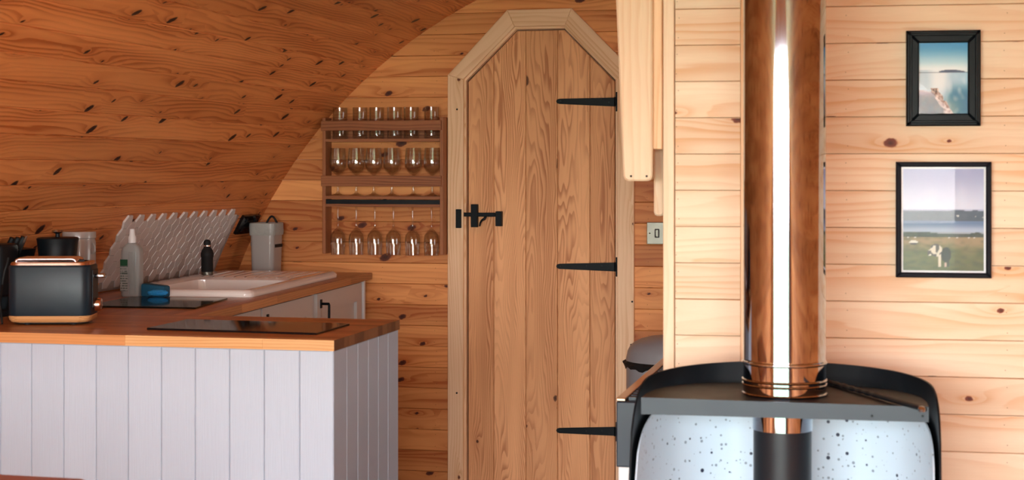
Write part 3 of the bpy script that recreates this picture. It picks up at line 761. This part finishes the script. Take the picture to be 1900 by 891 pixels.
# ---- black kettle/canister behind the toaster
def at(px, Y): return PY(px, 400, Y).x
ky = 4.40; kx = at(107, ky)
kt = thing('coffee_pot', 'squat black lidded pot with a steel knob behind the toaster', 'pot', (kx, ky, ZT))
ks = PY(142, 0, ky).x - kx
MB().lathe([(0, 0), (ks * .9, 0), (ks * .93, .01), (ks * .93, .16), (ks * .90, .17), (ks * .97, .208), (ks * 1.0, .220), (ks * .93, .223), (0, .224)], (kx, ky, ZT + .0005), 32).done('body', BLACKM, kt, smooth=True)
MB().lathe([(.007, .222), (.006, .234), (.013, .238)], (kx, ky, ZT), 16).done('knob_stem', BLACKM, kt, smooth=True)
MB().lathe([(.011, .237), (.018, .240), (.016, .245), (0, .248)], (kx + .0, ky, ZT), 18).done('knob', CHROME, kt, smooth=True)
# ---- cream lidded jar behind it
jy = 4.66; jx = at(147, jy); jr = at(175, jy) - jx
jz = lambda py: PY(0, py, jy).z
jt = PY(147, 430, jy).z - ZT
jr_ = thing('storage_jar', 'cream clip top jar behind the black pot', 'jar', (jx, jy, ZT))
MB().lathe([(0, 0), (jr * .93, 0), (jr * .98, .01), (jr * .98, jt - .035), (jr * .94, jt - .026), (jr * .94, jt - .022)], (jx, jy, ZT + .0005), 36).done('body', CREAM, jr_, smooth=True)
MB().lathe([(jr * .94, jt - .022), (jr * 1.0, jt - .020), (jr * 1.0, jt - .004), (jr * .97, jt), (0, jt)], (jx, jy, ZT + .0005), 36).done('lid', CREAM, jr_, smooth=True)
MB().tube([(jx + jr * .9 * math.cos(a_), jy - jr * .9 * math.sin(a_), ZT + jt - .024 - .03 * math.sin(a_)) for a_ in [0.0, .3, .6, .9, 1.2, 1.5]], .0016, 6).done('wire_clip', SATIN, jr_, smooth=True)
MB().tube([(jx + jr + .001, jy - .01, ZT + jt - .035), (jx + jr + .008, jy - .012, ZT + jt - .045), (jx + jr + .007, jy - .012, ZT + jt - .062), (jx + jr, jy - .01, ZT + jt - .068)], .003, 8).done('clip_lever', CREAM, jr_, smooth=True)
# ---- knife block with knives at the far left
ny_ = 4.34; nx_ = at(18, ny_)
kb = thing('knife_block', 'black knife block with steel edged handles left of the black pot', 'knife block', (nx_, ny_, ZT))
dirk = Vector((.42, 0, .91)).normalized(); side = Vector((dirk.z, 0, -dirk.x))
base = Vector((nx_ - .05, ny_, ZT + .018))
zlim = .15
m = MB().slab([(nx_ - .14, ZT + .0005), (nx_ + .01, ZT + .0005), (nx_ + .058, ZT + .190), (nx_ - .085, ZT + .20)], (0, ny_ - .05, 0), (1, 0, 0), (0, 0, 1), .10, .003)
m.done('block', BLACKM, kb)
for k, (dx, dl_) in enumerate(((.045, .040), (.018, .036), (-.012, .034), (-.045, .030), (-.075, .03))):
    b0_ = Vector((nx_ + dx, ny_ - .03 + .02 * (k % 3), ZT + .188))
    h = MB().tube([b0_ - dirk * .01, b0_ + dirk * dl_ * .6, b0_ + dirk * dl_], [.009, .010, .0085], 8).done('knife_handle', RUBBER, kb, smooth=True)
    MB().tube([b0_ + dirk * dl_, b0_ + dirk * (dl_ + .004)], .0088, 8).done('end_cap', BLACKM, h)
MB().slab([(.0, 0), (.006, 0), (.006, .075), (0, .075)], Vector((nx_ + .052, ny_ - .055, ZT + .165)), side, dirk, .002).done('steel_strip', DARKST, kb)
# black machine body at far left behind the toaster
cx_ = at(-10, 4.22)
mc = thing('coffee_machine', 'glossy black appliance with silver buttons at the left edge behind the toaster', 'appliance', (cx_, 4.22, ZT))
mx1 = at(12, 4.2)
MB().box(mx1 - .13, mx1, 4.17, 4.27, ZT + .06, ZT + .212, .01, 3).done('body', BLACKM, mc, smooth=True)
MB().box(mx1 - .12, mx1 - .02, 4.18, 4.26, ZT + .0005, ZT + .02, .004).done('base', BLACKM, mc)
MB().box(mx1 - .12, mx1 - .09, 4.19, 4.25, ZT + .02, ZT + .06).done('column', BLACKM, mc)
for dx in (.016, .028): MB().lathe([(0, .003), (.003, .002), (.0035, 0)], (mx1 - dx, 4.167, ZT + .175), 8).done('button', CHROME, mc)
# power cable
pts = [PY(4, 583, 4.0), PY(0, 560, 4.03), PY(4, 530, 4.15), PY(8, 505, 4.165), PY(14, 488, 4.165), PY(16, 478, 4.165)]
pts[0].z = ZT + .004; pts[1].z = max(pts[1].z, ZT + .01)
tag(MB().tube(pts, .0032, 8).done('power_cable', RUBBER, smooth=True), 'black power cable looping down left of the toaster', 'cable')

# ================================================================== GLASS RACK
RF = YW - .078
def RX(px, Y=RF): return PY(px, 300, Y).x
def RZ(py, px=700, Y=RF): return PY(px, py, Y).z
rk = thing('glass_rack', 'dark oak wall rack holding three rows of glasses left of the door', 'rack', ((RX(597) + RX(822)) / 2, YW, RZ(472)))
lx0, lx1, rx0, rx1 = RX(597), RX(604), RX(816), RX(822)
zb_, zt_ = RZ(472), RZ(218)
MB().box(lx0 + .002, lx1, RF, YW - .001, zb_, zt_, .002).done('side_panel', OAKR, rk, (0, 0, 1))
MB().box(rx0, rx1, RF, YW - .001, zb_, zt_, .002).done('side_panel', OAKR, rk, (0, 0, 1))
for a, b in ((242.5, 224), (346, 326)):
    MB().box(lx0 + .0, rx1 - .006, RF - .011, RF - .0005, RZ(a), RZ(b), .0015).done('front_rail', OAKR, rk)
S1, S2 = RZ(257.5), RZ(364)
for zz in (S1, S2): MB().box(lx1 + .0003, rx0 - .0003, RF + .001, YW - .001, zz - .012, zz).done('shelf', OAKR, rk)
MB().box(lx1 + .0003, rx0 - .0003, YW - .012, YW - .001, RZ(257), RZ(221)).done('back_rail', OAKR, rk)
MB().box(lx1 + .0003, rx0 - .0003, RF + .006, RF + .012, RZ(379), RZ(371)).done('dark_rail', BLACKM, rk)
# slotted hanging rail under the lower shelf
hx = [RX(p) for p in (627, 661, 695.5, 730, 765.5, 800.6)]
HY_ = RF + .030
zr1 = RZ(379)
MB().box(lx1 + .0003, rx0 - .0003, RF + .001, RF + .010, RZ(384), zr1).done('slotted_rail', OAKR, rk)
for X in hx:
    pass
ed = [lx1 + .0003] + hx + [rx0 - .0003]
for i in range(len(ed) - 1):
    a = ed[i] + (.006 if i else 0); b = ed[i + 1] - (.006 if i < len(ed) - 2 else 0)
    if b > a: MB().box(a, b, RF + .0102, YW - .001, RZ(384), RZ(384) + .008).done('slotted_board', OAKR, rk)
ordn = ['leftmost', 'second from the left', 'third from the left', 'fourth from the left', 'fifth from the left', 'rightmost']
yg = RF + .036
# tumblers
t0 = None
for i, px in enumerate((631, 668, 699, 732, 763, 801)):
    loc = Vector((PY(px, 300, yg).x, yg, S1 + .0005)); lab = 'clear tall tumbler on the top shelf of the rack, ' + ordn[i]
    if t0 is None:
        t0 = thing('tumbler', lab, 'glass', loc, 'tall tumblers on the top rack shelf')
        MB().lathe([(0, .0), (.028, .0), (.030, .003), (.0305, .128), (.0295, .129), (.0285, .127), (.0272, .012), (0, .009)], loc, 28).done('glass_body', GLASS, t0, smooth=True)
    else: dup(t0, loc, lab)
# stemmed beer glasses
t0 = None
for i, px in enumerate((627, 661, 693.5, 727, 767, 802)):
    loc = Vector((PY(px, 300, yg).x, yg, S2 + .0005)); lab = 'stemmed tulip glass on the middle shelf of the rack, ' + ordn[i]
    if t0 is None:
        t0 = thing('tulip_glass', lab, 'glass', loc, 'stemmed tulip glasses on the middle rack shelf')
        MB().lathe([(.006, .084), (.014, .091), (.027, .103), (.0345, .117), (.0355, .135), (.0335, .165), (.0305, .196), (.0293, .196), (.0320, .165), (.0340, .135), (.0330, .119), (.0255, .107), (.012, .096), (0, .093)], loc, 28).done('bowl', GLASS, t0, smooth=True)
        MB().lathe([(.0, 0), (.030, 0), (.031, .002), (.012, .008), (.006, .014), (.0045, .040), (.0045, .062), (.0095, .068), (.0095, .073), (.005, .078), (.006, .084)], loc, 24).done('stem', GLASS, t0, smooth=True)
    else: dup(t0, loc, lab)
# hanging flutes
t0 = None
topz = RZ(377.5)
for i, X in enumerate(hx):
    loc = Vector((PY((627, 661, 695.5, 730, 765.5, 800.6)[i], 300, HY_).x, HY_, topz)); lab = 'upside down flute glass hanging under the rack, ' + ordn[i]
    if t0 is None:
        t0 = thing('flute_glass', lab, 'glass', loc, 'flute glasses hanging upside down from the rack')
        MB().lathe([(0, -.001), (.029, -.001), (.0295, -.003), (.012, -.007), (.0050, -.014), (.0036, -.030), (.0036, -.085), (.006, -.094), (.004, -.099), (.0075, -.104)], loc, 24).done('stem', GLASS, t0, smooth=True)
        MB().lathe([(.0075, -.104), (.018, -.114), (.0285, -.128), (.0315, -.145), (.031, -.175), (.0285, -.212), (.0273, -.212), (.0295, -.175), (.0300, -.146), (.027, -.130), (.017, -.117), (0, -.110)], loc, 28).done('bowl', GLASS, t0, smooth=True)
    else: dup(t0, loc, lab)

# ================================================================== BY THE DOOR
# light switch
swx = PY(1200, 433, YW - .008).x
sw = thing('light_switch', 'brushed steel light switch on the boards right of the door', 'switch', (swx + .043, YW, PY(1215, 433, YW).z))
zc = PY(1215, 433, YW - .008).z
MB().slab(rrect(-.0, .086, -.0435, .0435, .004), (swx, YW - .008, zc), (1, 0, 0), (0, 0, 1), .0078, .0018).done('switch_plate', SATIN, sw)
MB().slab(rrect(.0315, .0505, -.0175, .0175, .002), (swx, YW - .0085, zc), (1, 0, 0), (0, 0, 1), .003).done('rocker_frame', BLACKM, sw)
MB().slab(rrect(.0345, .0475, -.0145, .0145, .002), (swx, YW - .012, zc), (1, 0, 0), (0, 0, 1), .004, .002).done('rocker', SATIN, sw)
s_ = MB().lathe([(0, 0), (.0035, 0), (.003, .0012), (0, .0018)], (0, 0, 0), 12).done('screw', CHROME, sw, local=True); s_.matrix_local = Matrix.Translation(Vector((swx + .012, YW - .008, zc)) - ORG[sw.name]) @ Matrix.Rotation(math.pi / 2, 4, 'X')

# shaped boards on the end of the partition
def hang(name, label, px0, px1, pyb, t, depth, skew=0.0, r=.012):
    a = PT(px0, pyb, t); b = PT(px1, pyb, t); wdt = b.x - a.x; H_ = 2.10 - a.z
    o = thing(name, label, 'board', ((a.x + b.x) / 2, a.y, a.z))
    pts = [(r, 0)] + [(wdt - r, 0), (wdt - r * .3, r * .3), (wdt, r), (wdt, H_), (-skew, H_), (-skew * .0, r), (r * .3, r * .3)]
    MB().slab(pts, a, (1, 0, 0), (0, 0, 1), depth, .004).done('plank', PINEC, o, (0, 0, 1))
    return o, a, b
hb, a, b = hang('hanging_board', 'broad pale pine board hanging from above in front of the door edge', 1156.5, 1212, 336, 3.86, .032, skew=.034)
for px in (1171, 1200):
    p = PY(px, 327, hb.location.y); s_ = MB().lathe([(0, 0), (.0028, 0), (.0028, .001), (0, .001)], (0, 0, 0), 10).done('screw_hole', RUBBER, hb, local=True); s_.matrix_local = Matrix.Translation(p - Vector((0, .0012, 0)) - ORG[hb.name]) @ Matrix.Rotation(math.pi / 2, 4, 'X')
hb2, a, b = hang('hanging_board', 'narrow pine board with rounded foot behind the broad hanging board', 1213, 1233, 401, 3.96, .03, skew=0, r=.009)
p0, p1 = PT(1211, 277, 3.862), PT(1229.5, 277, 3.862)
MB().slab([(0, 0), (p1.x - p0.x, 0), (p1.x - p0.x, 2.1 - p0.z), (0, 2.1 - p0.z)], p0, (1, 0, 0), (0, 0, 1), .03, .002).done('side_plank', TRIM, hb, (0, 0, 1))

# pedal bin
bc_ = Vector((-.715, 5.60, 0)); BR = .152
bn = thing('pedal_bin', 'grey dome lidded bin with a black liner edge right of the door', 'bin', bc_)
lz = 1.33 - (671 - 312) / 3000 * 5.6
MB().lathe([(0, .0), (BR * .95, 0), (BR, .02), (BR, lz - .004)], bc_, 40).done('drum', BINM, bn, smooth=True)
m = MB(); n_ = 60; l0, l1, l2 = [], [], []
for i in range(n_):
    a_ = 2 * math.pi * i / n_; w_ = .004 * math.sin(i * 1.7) + .003 * math.sin(i * .9 + 1)
    for L_, rr, zz in ((l0, BR + .003, lz - .022 + w_), (l1, BR + .012 + w_, lz - .008 + w_), (l2, BR + .002, lz + .003)):
        L_.append(bc_ + Vector((rr * math.cos(a_), rr * math.sin(a_), zz)))
MB().loops([l0, l1, l2], False, False).done('bin_liner', RUBBER, bn, smooth=True)
MB().lathe([(BR + .002, lz + .003), (BR * .985, lz + .022)] + [(BR * .985 * math.cos(t) ** .7, lz + .022 + .066 * math.sin(t)) for t in [.2, .45, .7, .95, 1.2, 1.4]] + [(0, lz + .088)], bc_, 40).done('domed_lid', BINM, bn, smooth=True)

# slim black heater on the partition end
hxl = -.592
ht = thing('slim_heater', 'slim black heater with copper edge and slatted top beside the partition', 'heater', (-.55, 4.1, 0))
h0, h1 = 3.665, 4.62
MB().box(hxl, -.512, h0, h1, .645, .795, .003).done('housing', STEELB, ht)
MB().box(hxl + .004, -.514, h0 + .004, h1, .10, .6445, .003).done('white_panel', WHITEP, ht)
MB().box(hxl, hxl + .022, h0, h1, .7955, .803, .002).done('top_edge', COPPER, ht, (0, 1, 0))
for k in range(24):
    y_ = h0 + .02 + k * .038; MB().box(hxl + .026, -.514, y_, y_ + .018, .7955, .803).done('top_slat', STEELB, ht)
MB().box(hxl + .01, -.52, h0 + .02, h1 - .02, .0, .0995).done('plinth', BLACKM, ht)

# ================================================================== STOVE
TS = 3.35
sc_ = PT(1455.5, 700, TS); SX, SY = sc_.x, sc_.y
sr = Vector((CS, SN, 0)); sr = Vector((1, 0, 0)); sf = Vector((sr.y, -sr.x, 0))      # right and front (towards camera)
def SV(a, d, z): return Vector((SX, SY, z)) + sr * a - sf * d                                             # a to the right, d backwards
flue = thing('stove_flue', 'polished steel twin wall flue pipe rising from the stove shelf', 'flue', (SX, SY, .862))
FR = 77.0 / 3000 * TS
def fz_(py): return 1.33 - (py - 312) / 3000 * (TS - FR)
zb = .8625
Z = lambda py: zb + (744 - py) / 3000 * (TS - FR)
MB().lathe([(FR * .985, Z(684)), (FR * .985, 2.13)], (SX, SY, 0), 96).done('outer_pipe', CHROME, flue, smooth=True)
def bead(z, r, h): return [(r - .001, z - h), (r + .0015, z - h * .6), (r + .0022, z), (r + .0015, z + h * .6), (r - .001, z + h)]
prof = [(0, zb), (FR, zb)] + bead(Z(741), FR, .0022) + bead(Z(724), FR, .0028) + bead(Z(716), FR, .0028) + bead(Z(683), FR, .0040) + [(FR * .985, Z(677))]
MB().lathe(prof, (SX, SY, 0), 96).done('base_collar', CHROME, flue, smooth=True)
MB().lathe([(.105, 2.125), (.105, 2.13), (FR, 2.135)], (SX, SY, 0), 48).done('ceiling_ring', CHROME, flue, smooth=True)

stv = thing('stove_surround', 'curved matt black stove surround with speckled lining and front shelf', 'stove surround', (SX, SY, 0))
sl_, sr_ = PY(1165, 800, SY - .15).x, PY(1748, 800, SY - .15).x
SX0 = (sl_ + sr_) / 2; AHW, ABK, AFT = (sr_ - sl_) / 2, .215, -.150        # half width, back, front of the surround in the stove frame
def up_(s, off=0):
    """plan curve, s in [-1,1] from left front round the back to right front"""
    hw = AHW - off; bk = ABK - off; t = s * math.pi / 2
    n = 3.0
    a = math.copysign(abs(math.sin(t)) ** (2 / n), t) * hw
    d = AFT + (abs(math.cos(t)) ** (2 / n)) * (bk - AFT)
    return a, d
def curved(off, th, ztop, zbot, rc, name, mat, rz=None, n=96, drop=0.0):
    ss = [-1 + 2 * i / n for i in range(n + 1)]
    pts = [up_(s, off) for s in ss]
    L = [0]
    for p, q in zip(pts, pts[1:]): L.append(L[-1] + math.hypot(q[0] - p[0], q[1] - p[1]))
    T = L[-1]; rows = []
    tops = []
    for l in L:
        e_ = min(l, T - l); zt = ztop - drop * (1 - min(1, e_ / (T / 2))) ** 1.5
        if e_ < rc: zt -= (rz or rc) * (1 - math.sqrt(max(0, 1 - (1 - e_ / rc) ** 2)))
        tops.append(zt)
    inn = [up_(s, off + th) for s in ss]
    SH = SX0 - SX; pts = [(p[0] + SH, p[1]) for p in pts]; inn = [(p[0] + SH, p[1]) for p in inn]
    m = MB()
    m.loops([[SV(*p, zbot) for p in pts], [SV(*p, t_) for p, t_ in zip(pts, tops)], [SV(*p, t_) for p, t_ in zip(inn, tops)], [SV(*p, zbot) for p in inn], [SV(*p, zbot) for p in pts]], False, False, False)
    return m.done(name, mat, stv, smooth=True)
curved(0, .004, .905, .02, .20, 'back_shell', BLACKM, drop=.035)
curved(.013, .003, .830, .25, .36, 'speckled_lining', SPECK, rz=.15)
# shelf plate with its front flange
SDF = -.118; fl, frr = PY(1190, 735, SY + SDF), PY(1723, 758, SY + SDF)
a0 = (fl - sc_).dot(sr); a1 = (frr - sc_).dot(sr)
pl_ = [(a0, SDF), (a1, SDF)] + [(a0 + (a1 - a0) * .5 + (a1 - a0) * .5 * math.copysign(abs(math.cos(t)) ** .62, math.cos(t)), SDF + .005 + .272 * abs(math.sin(t)) ** .8) for t in [math.pi * i / 24 for i in range(25)]]
m = MB(); m.loops([[SV(a_, d_, .858) for a_, d_ in pl_], [SV(a_, d_, .862) for a_, d_ in pl_]]); m.done('shelf_plate', BLACKM, stv)
fr_ = MB(); zl, zr = .8625, .8615
fr_.loops([[SV(a0, SDF - .003, zl), SV(a1, SDF - .003, zr), SV(a1, SDF, zr), SV(a0, SDF, zl)], [SV(a0, SDF - .003, zl - .034), SV(a1, SDF - .003, zr - .030), SV(a1, SDF, zr - .030), SV(a0, SDF, zl - .034)]])
fg = fr_.done('shelf_front', STEELB, stv)
for px in (1618, 1712):
    p = PY(px, 772, SY + SDF - .003); q = MB().lathe([(0, .0), (.0026, 0), (.0026, .0014), (0, .0014)], (0, 0, 0), 10).done('screw', BLACK, fg, local=True)
    q.matrix_local = Matrix.Translation(SV((p - sc_).dot(sr), SDF - .0032, p.z) - ORG[stv.name]) @ Matrix.Rotation(math.pi / 2, 4, 'X')
# lower flue
lr = 53.5 / 3000 * TS
lf = thing('lower_flue_pipe', 'black stove pipe with polished collar below the shelf', 'pipe', (SX - .003, SY, .3))
cz = 1.33 - (805 - 312) / 3000 * (TS - lr)
LX = Vector((SX, SY, 0)) - sr * .004
MB().lathe([(lr * 1.035, cz), (lr * 1.035, .857)], LX, 64).done('collar', CHROME, lf, smooth=True)
MB().lathe([(0, .30), (lr, .30), (lr, cz + .004), (lr * 1.03, cz + .001)], LX, 64).done('pipe', plain('pipe_black', (.008, .011, .015), .40, var=.1, spec=.3), lf, smooth=True)
# the stove body below the picture carries the pipe
sb = thing('wood_stove', 'round black wood stove below the pipe, beneath the picture edge', 'stove', LX)
MB().lathe([(0, 0), (.15, 0), (.15, .29), (.14, .299), (0, .2995)], LX + Vector((0, .0, 0)), 48).done('stove_body', BLACKM, sb, smooth=True)
# poker on the shelf
pk0 = PZ(1537, 706, .872); pk1 = PZ(1716, 757, .872)
v_ = (pk0 - Vector((SX, SY, .872))); 
po = thing('poker', 'black twisted poker lying on the stove shelf right of the flue', 'poker', (pk0 + pk1) / 2)
pts = [pk0.lerp(pk1, k / 40) + Vector((0, 0, -.003)) for k in range(41)]
rs = [(.0052 + (.0012 * math.sin(k * 1.9) if 3 < k < 22 else 0)) for k in range(41)]
MB().tube(pts, rs, 8).done('rod', BLACKM, po, smooth=True)
MB().lathe([(0, .0), (.006, .001), (.0075, .006), (.005, .011), (0, .012)], pk1 + Vector((-.006, -.004, -.008)), 14).done('tip', CHROME, po, smooth=True)

# ================================================================== PICTURES
def N2(x, y, s=1.0): return noise.noise(Vector((x * s, y * s, 3.3)))
def mixc(a, b, t): t = max(0, min(1, t)); return tuple(a[i] + (b[i] - a[i]) * t for i in range(3))
def sst(a, b, x): t = max(0, min(1, (x - a) / (b - a))); return t * t * (3 - 2 * t)
def sea(u, v):
    if v > .62:
        c = mixc((.62, .80, .86), (.06, .42, .68), sst(.66, .98, v)); c = mixc(c, (.85, .9, .93), sst(.74, .62, v))
        return c
    hill = .60 + .025 * math.sin(3.1 * max(0, u - .40) / .5) + .004 * N2(u, 0, 20)
    if v > .575 and (u > .42 or v < .585): 
        if v < hill: return (.07, .13, .24)
        return (.80, .86, .9)
    c = mixc((.66, .75, .82), (.50, .68, .80), u)                      # misty sea
    t = sst(.50, .25, v) * sst(.45, .8, u + .25 * (.5 - v)); c = mixc(c, (.01, .27, .42), t)
    c = mixc(c, (.40, .50, .46), sst(.30, .02, v) * sst(.95, .55, u - .2 * v))
    c = mixc(c, (.82, .86, .88), max(0, N2(u, v, 9)) * .6)
    c = mixc(c, (.90, .92, .94), .8 * sst(.28, .05, abs(u - .42)) * sst(.1, .45, v))
    line = .30 + (.37 - v) * .86 + .03 * N2(u, v, 9); rock = u - line
    if v < .33 + .05 * N2(u, 0, 5) and rock < -.05: c = mixc((.05, .035, .03), (.26, .19, .16), .5 + N2(u, v, 13)); c = mixc(c, (.55, .42, .44), sst(.20, .33, v))
    if v < .36 and abs(rock) < .075 + .03 * N2(u, v, 17): c = mixc((.30, .15, .11), (.84, .70, .64), .55 + .9 * N2(u, v, 28))
    if .30 < v < .35 and .28 < u < .40 and N2(u, v, 24) > .05: c = (.10, .09, .08)
    return tuple(max(.01, min(1, x)) for x in c)
def farm(u, v):
    if v > .60:
        c = mixc((.66, .70, .84), (.42, .45, .66), sst(.6, 1, v)); return mixc(c, (.8, .84, .92), max(0, N2(u, v, 4)) * .4)
    if v > .49:
        c = mixc((.07, .11, .17), (.10, .14, .20), .5 + N2(u * 2, v * 3, 9))
        if v > .590 + .008 * N2(u, 0, 9): return (.5, .55, .72)
        if N2(u * 1.5, v * 4, 16) > .42 and .52 < v < .55: return (.6, .6, .62)
        return c
    if v > .38: return mixc((.45, .52, .66), (.16, .25, .42), sst(.39, .47, v))
    if v > .325:
        tree = .36 + .05 * max(0, N2(u, 1, 7)) + (.07 * sst(.30, .12, abs(u - .14)) if u < .34 else 0)
        if v < tree: return mixc((.025, .045, .03), (.07, .09, .05), .5 + N2(u, v, 30))
        return (.40, .44, .50)
    c = mixc((.17, .19, .06), (.40, .31, .17), sst(.14, .31, v) + .35 * N2(u, v * 3, 7))
    c = mixc(c, (.07, .09, .03), .55 * max(0, N2(u, v * 3, 11) + .15) + .2 * sst(.14, 0, v))
    def ell(cx, cy, rx, ry): return ((u - cx) / rx) ** 2 + ((v - cy) / ry) ** 2 < 1
    for cx in (.06, .15, .57, .67, .82, .88):
        if ell(cx, .335, .018, .013): return (.78, .74, .66)
    if ell(.13, .275, .055, .022): return (.74, .72, .64) if v > .272 else (.10, .10, .09)
    if ell(.41, .20, .075, .062) or ell(.335, .175, .035, .03): return (.72, .68, .58) if N2(u, v, 22) > -.12 else (.13, .12, .11)
    if abs(u - .455) < .016 and .04 < v < .16: return (.7, .66, .56)
    if ell(.535, .155, .062, .075): return (.012, .012, .014)
    if abs(u - .525) < .012 and .04 < v < .11: return (.65, .50, .45)
    if abs(u - .565) < .012 and .04 < v < .11: return (.012, .012, .014)
    return tuple(max(.01, x) for x in c)
def picture(name, label, px0, px1, py0, py1, wl, fn, frame_mat, mount):
    off = .022
    a, b = PP(px0, py1, off), PP(px1, py1, off); t_ = PP(px0, py0, off)
    wd, hg = (b - a).dot(pdv), t_.z - a.z
    root = thing(name, label, 'picture', a + pdv * wd / 2)
    o_ = Vector(a); zv = Vector((0, 0, 1))
    for k, (q, mt) in enumerate(([((0, 0), (wd, 0), (wd - wl, wl), (wl, wl)), 0], [((wd, 0), (wd, hg), (wd - wl, hg - wl), (wd - wl, wl)), 0],
                                 [((wd, hg), (0, hg), (wl, hg - wl), (wd - wl, hg - wl)), 0], [((0, hg), (0, 0), (wl, wl), (wl, hg - wl)), 0])):
        MB().slab(list(q), o_, pdv, zv, off - .0005, .003).done('frame_rail', frame_mat, root)
        if not mount:
            s = wl * .45
            q2 = [[(s * .5, s * .5), (wd - s * .5, s * .5), (wd - s, s), (s, s)], [(wd - s * .5, s * .5), (wd - s * .5, hg - s * .5), (wd - s, hg - s), (wd - s, s)],
                  [(wd - s * .5, hg - s * .5), (s * .5, hg - s * .5), (s, hg - s), (wd - s, hg - s)], [(s * .5, hg - s * .5), (s * .5, s * .5), (s, s), (s, hg - s)]][k]
            MB().slab(q2, o_ + pn * .004, pdv, zv, .006, .0015).done('frame_moulding', frame_mat, root)
    ins = wl - .001
    MB().slab([(ins, ins), (wd - ins, ins), (wd - ins, hg - ins), (ins, hg - ins)], o_ - pn * .012, pdv, zv, .006).done('mount_board', CARD, root)
    g = wl + (mount or .0)
    print_grid('photo_print', fn, o_ - pn * .0115 + pdv * g + zv * g, pdv, zv, wd - 2 * g, hg - 2 * g, 90, 120, root, gam=1.55 if not mount else 1.35)
    MB().slab([(ins, ins), (wd - ins, ins), (wd - ins, hg - ins), (ins, hg - ins)], o_ - pn * .008, pdv, zv, .002).done('glazing', PANE, root)
    return root
FRB = plain('frame_black', (.003, .005, .007), .38, var=.2, spec=.14)
FRM = plain('frame_charcoal', (.008, .009, .014), .6, var=.3, scale=60, spec=.15)
picture('framed_picture', 'small black framed seascape photograph, the upper picture on the pale boards', 1682, 1820, 57, 234, .028, sea, FRB, 0)
picture('framed_picture', 'larger charcoal framed photograph of cows by a lake, the lower picture', 1663, 1840, 300.5, 515, .0115, farm, FRM, .0045)

# ================================================================== TABLE CORNER, lower left
c1 = PZ(165, 890.5, .74); c0 = PZ(0, 878, .74)
tb = thing('table', 'red brown wooden table, its corner showing at the bottom left', 'table', (-1.95, 2.45, 0))
yb_ = c0.y
ed_ = (c1 - c0).normalized()
X1 = c1.x + .012
pts = [(-2.50, 2.15), (X1, 2.15), (X1, yb_ - .035 - .01), (X1 - .008, yb_ - .02 - .01), (X1 - .03, yb_ - .014), (-2.50, yb_ + .012)]
MB().slab(pts, (0, 0, .74), (1, 0, 0), (0, 1, 0), .03, .004).done('table_top', TABLE, tb)
for X in (-2.40, X1 - .08):
    for Y in (2.2, yb_ - .08): MB().box(X, X + .05, Y - .05, Y, 0, .7095, .004).done('leg', TABLE, tb, (0, 0, 1))
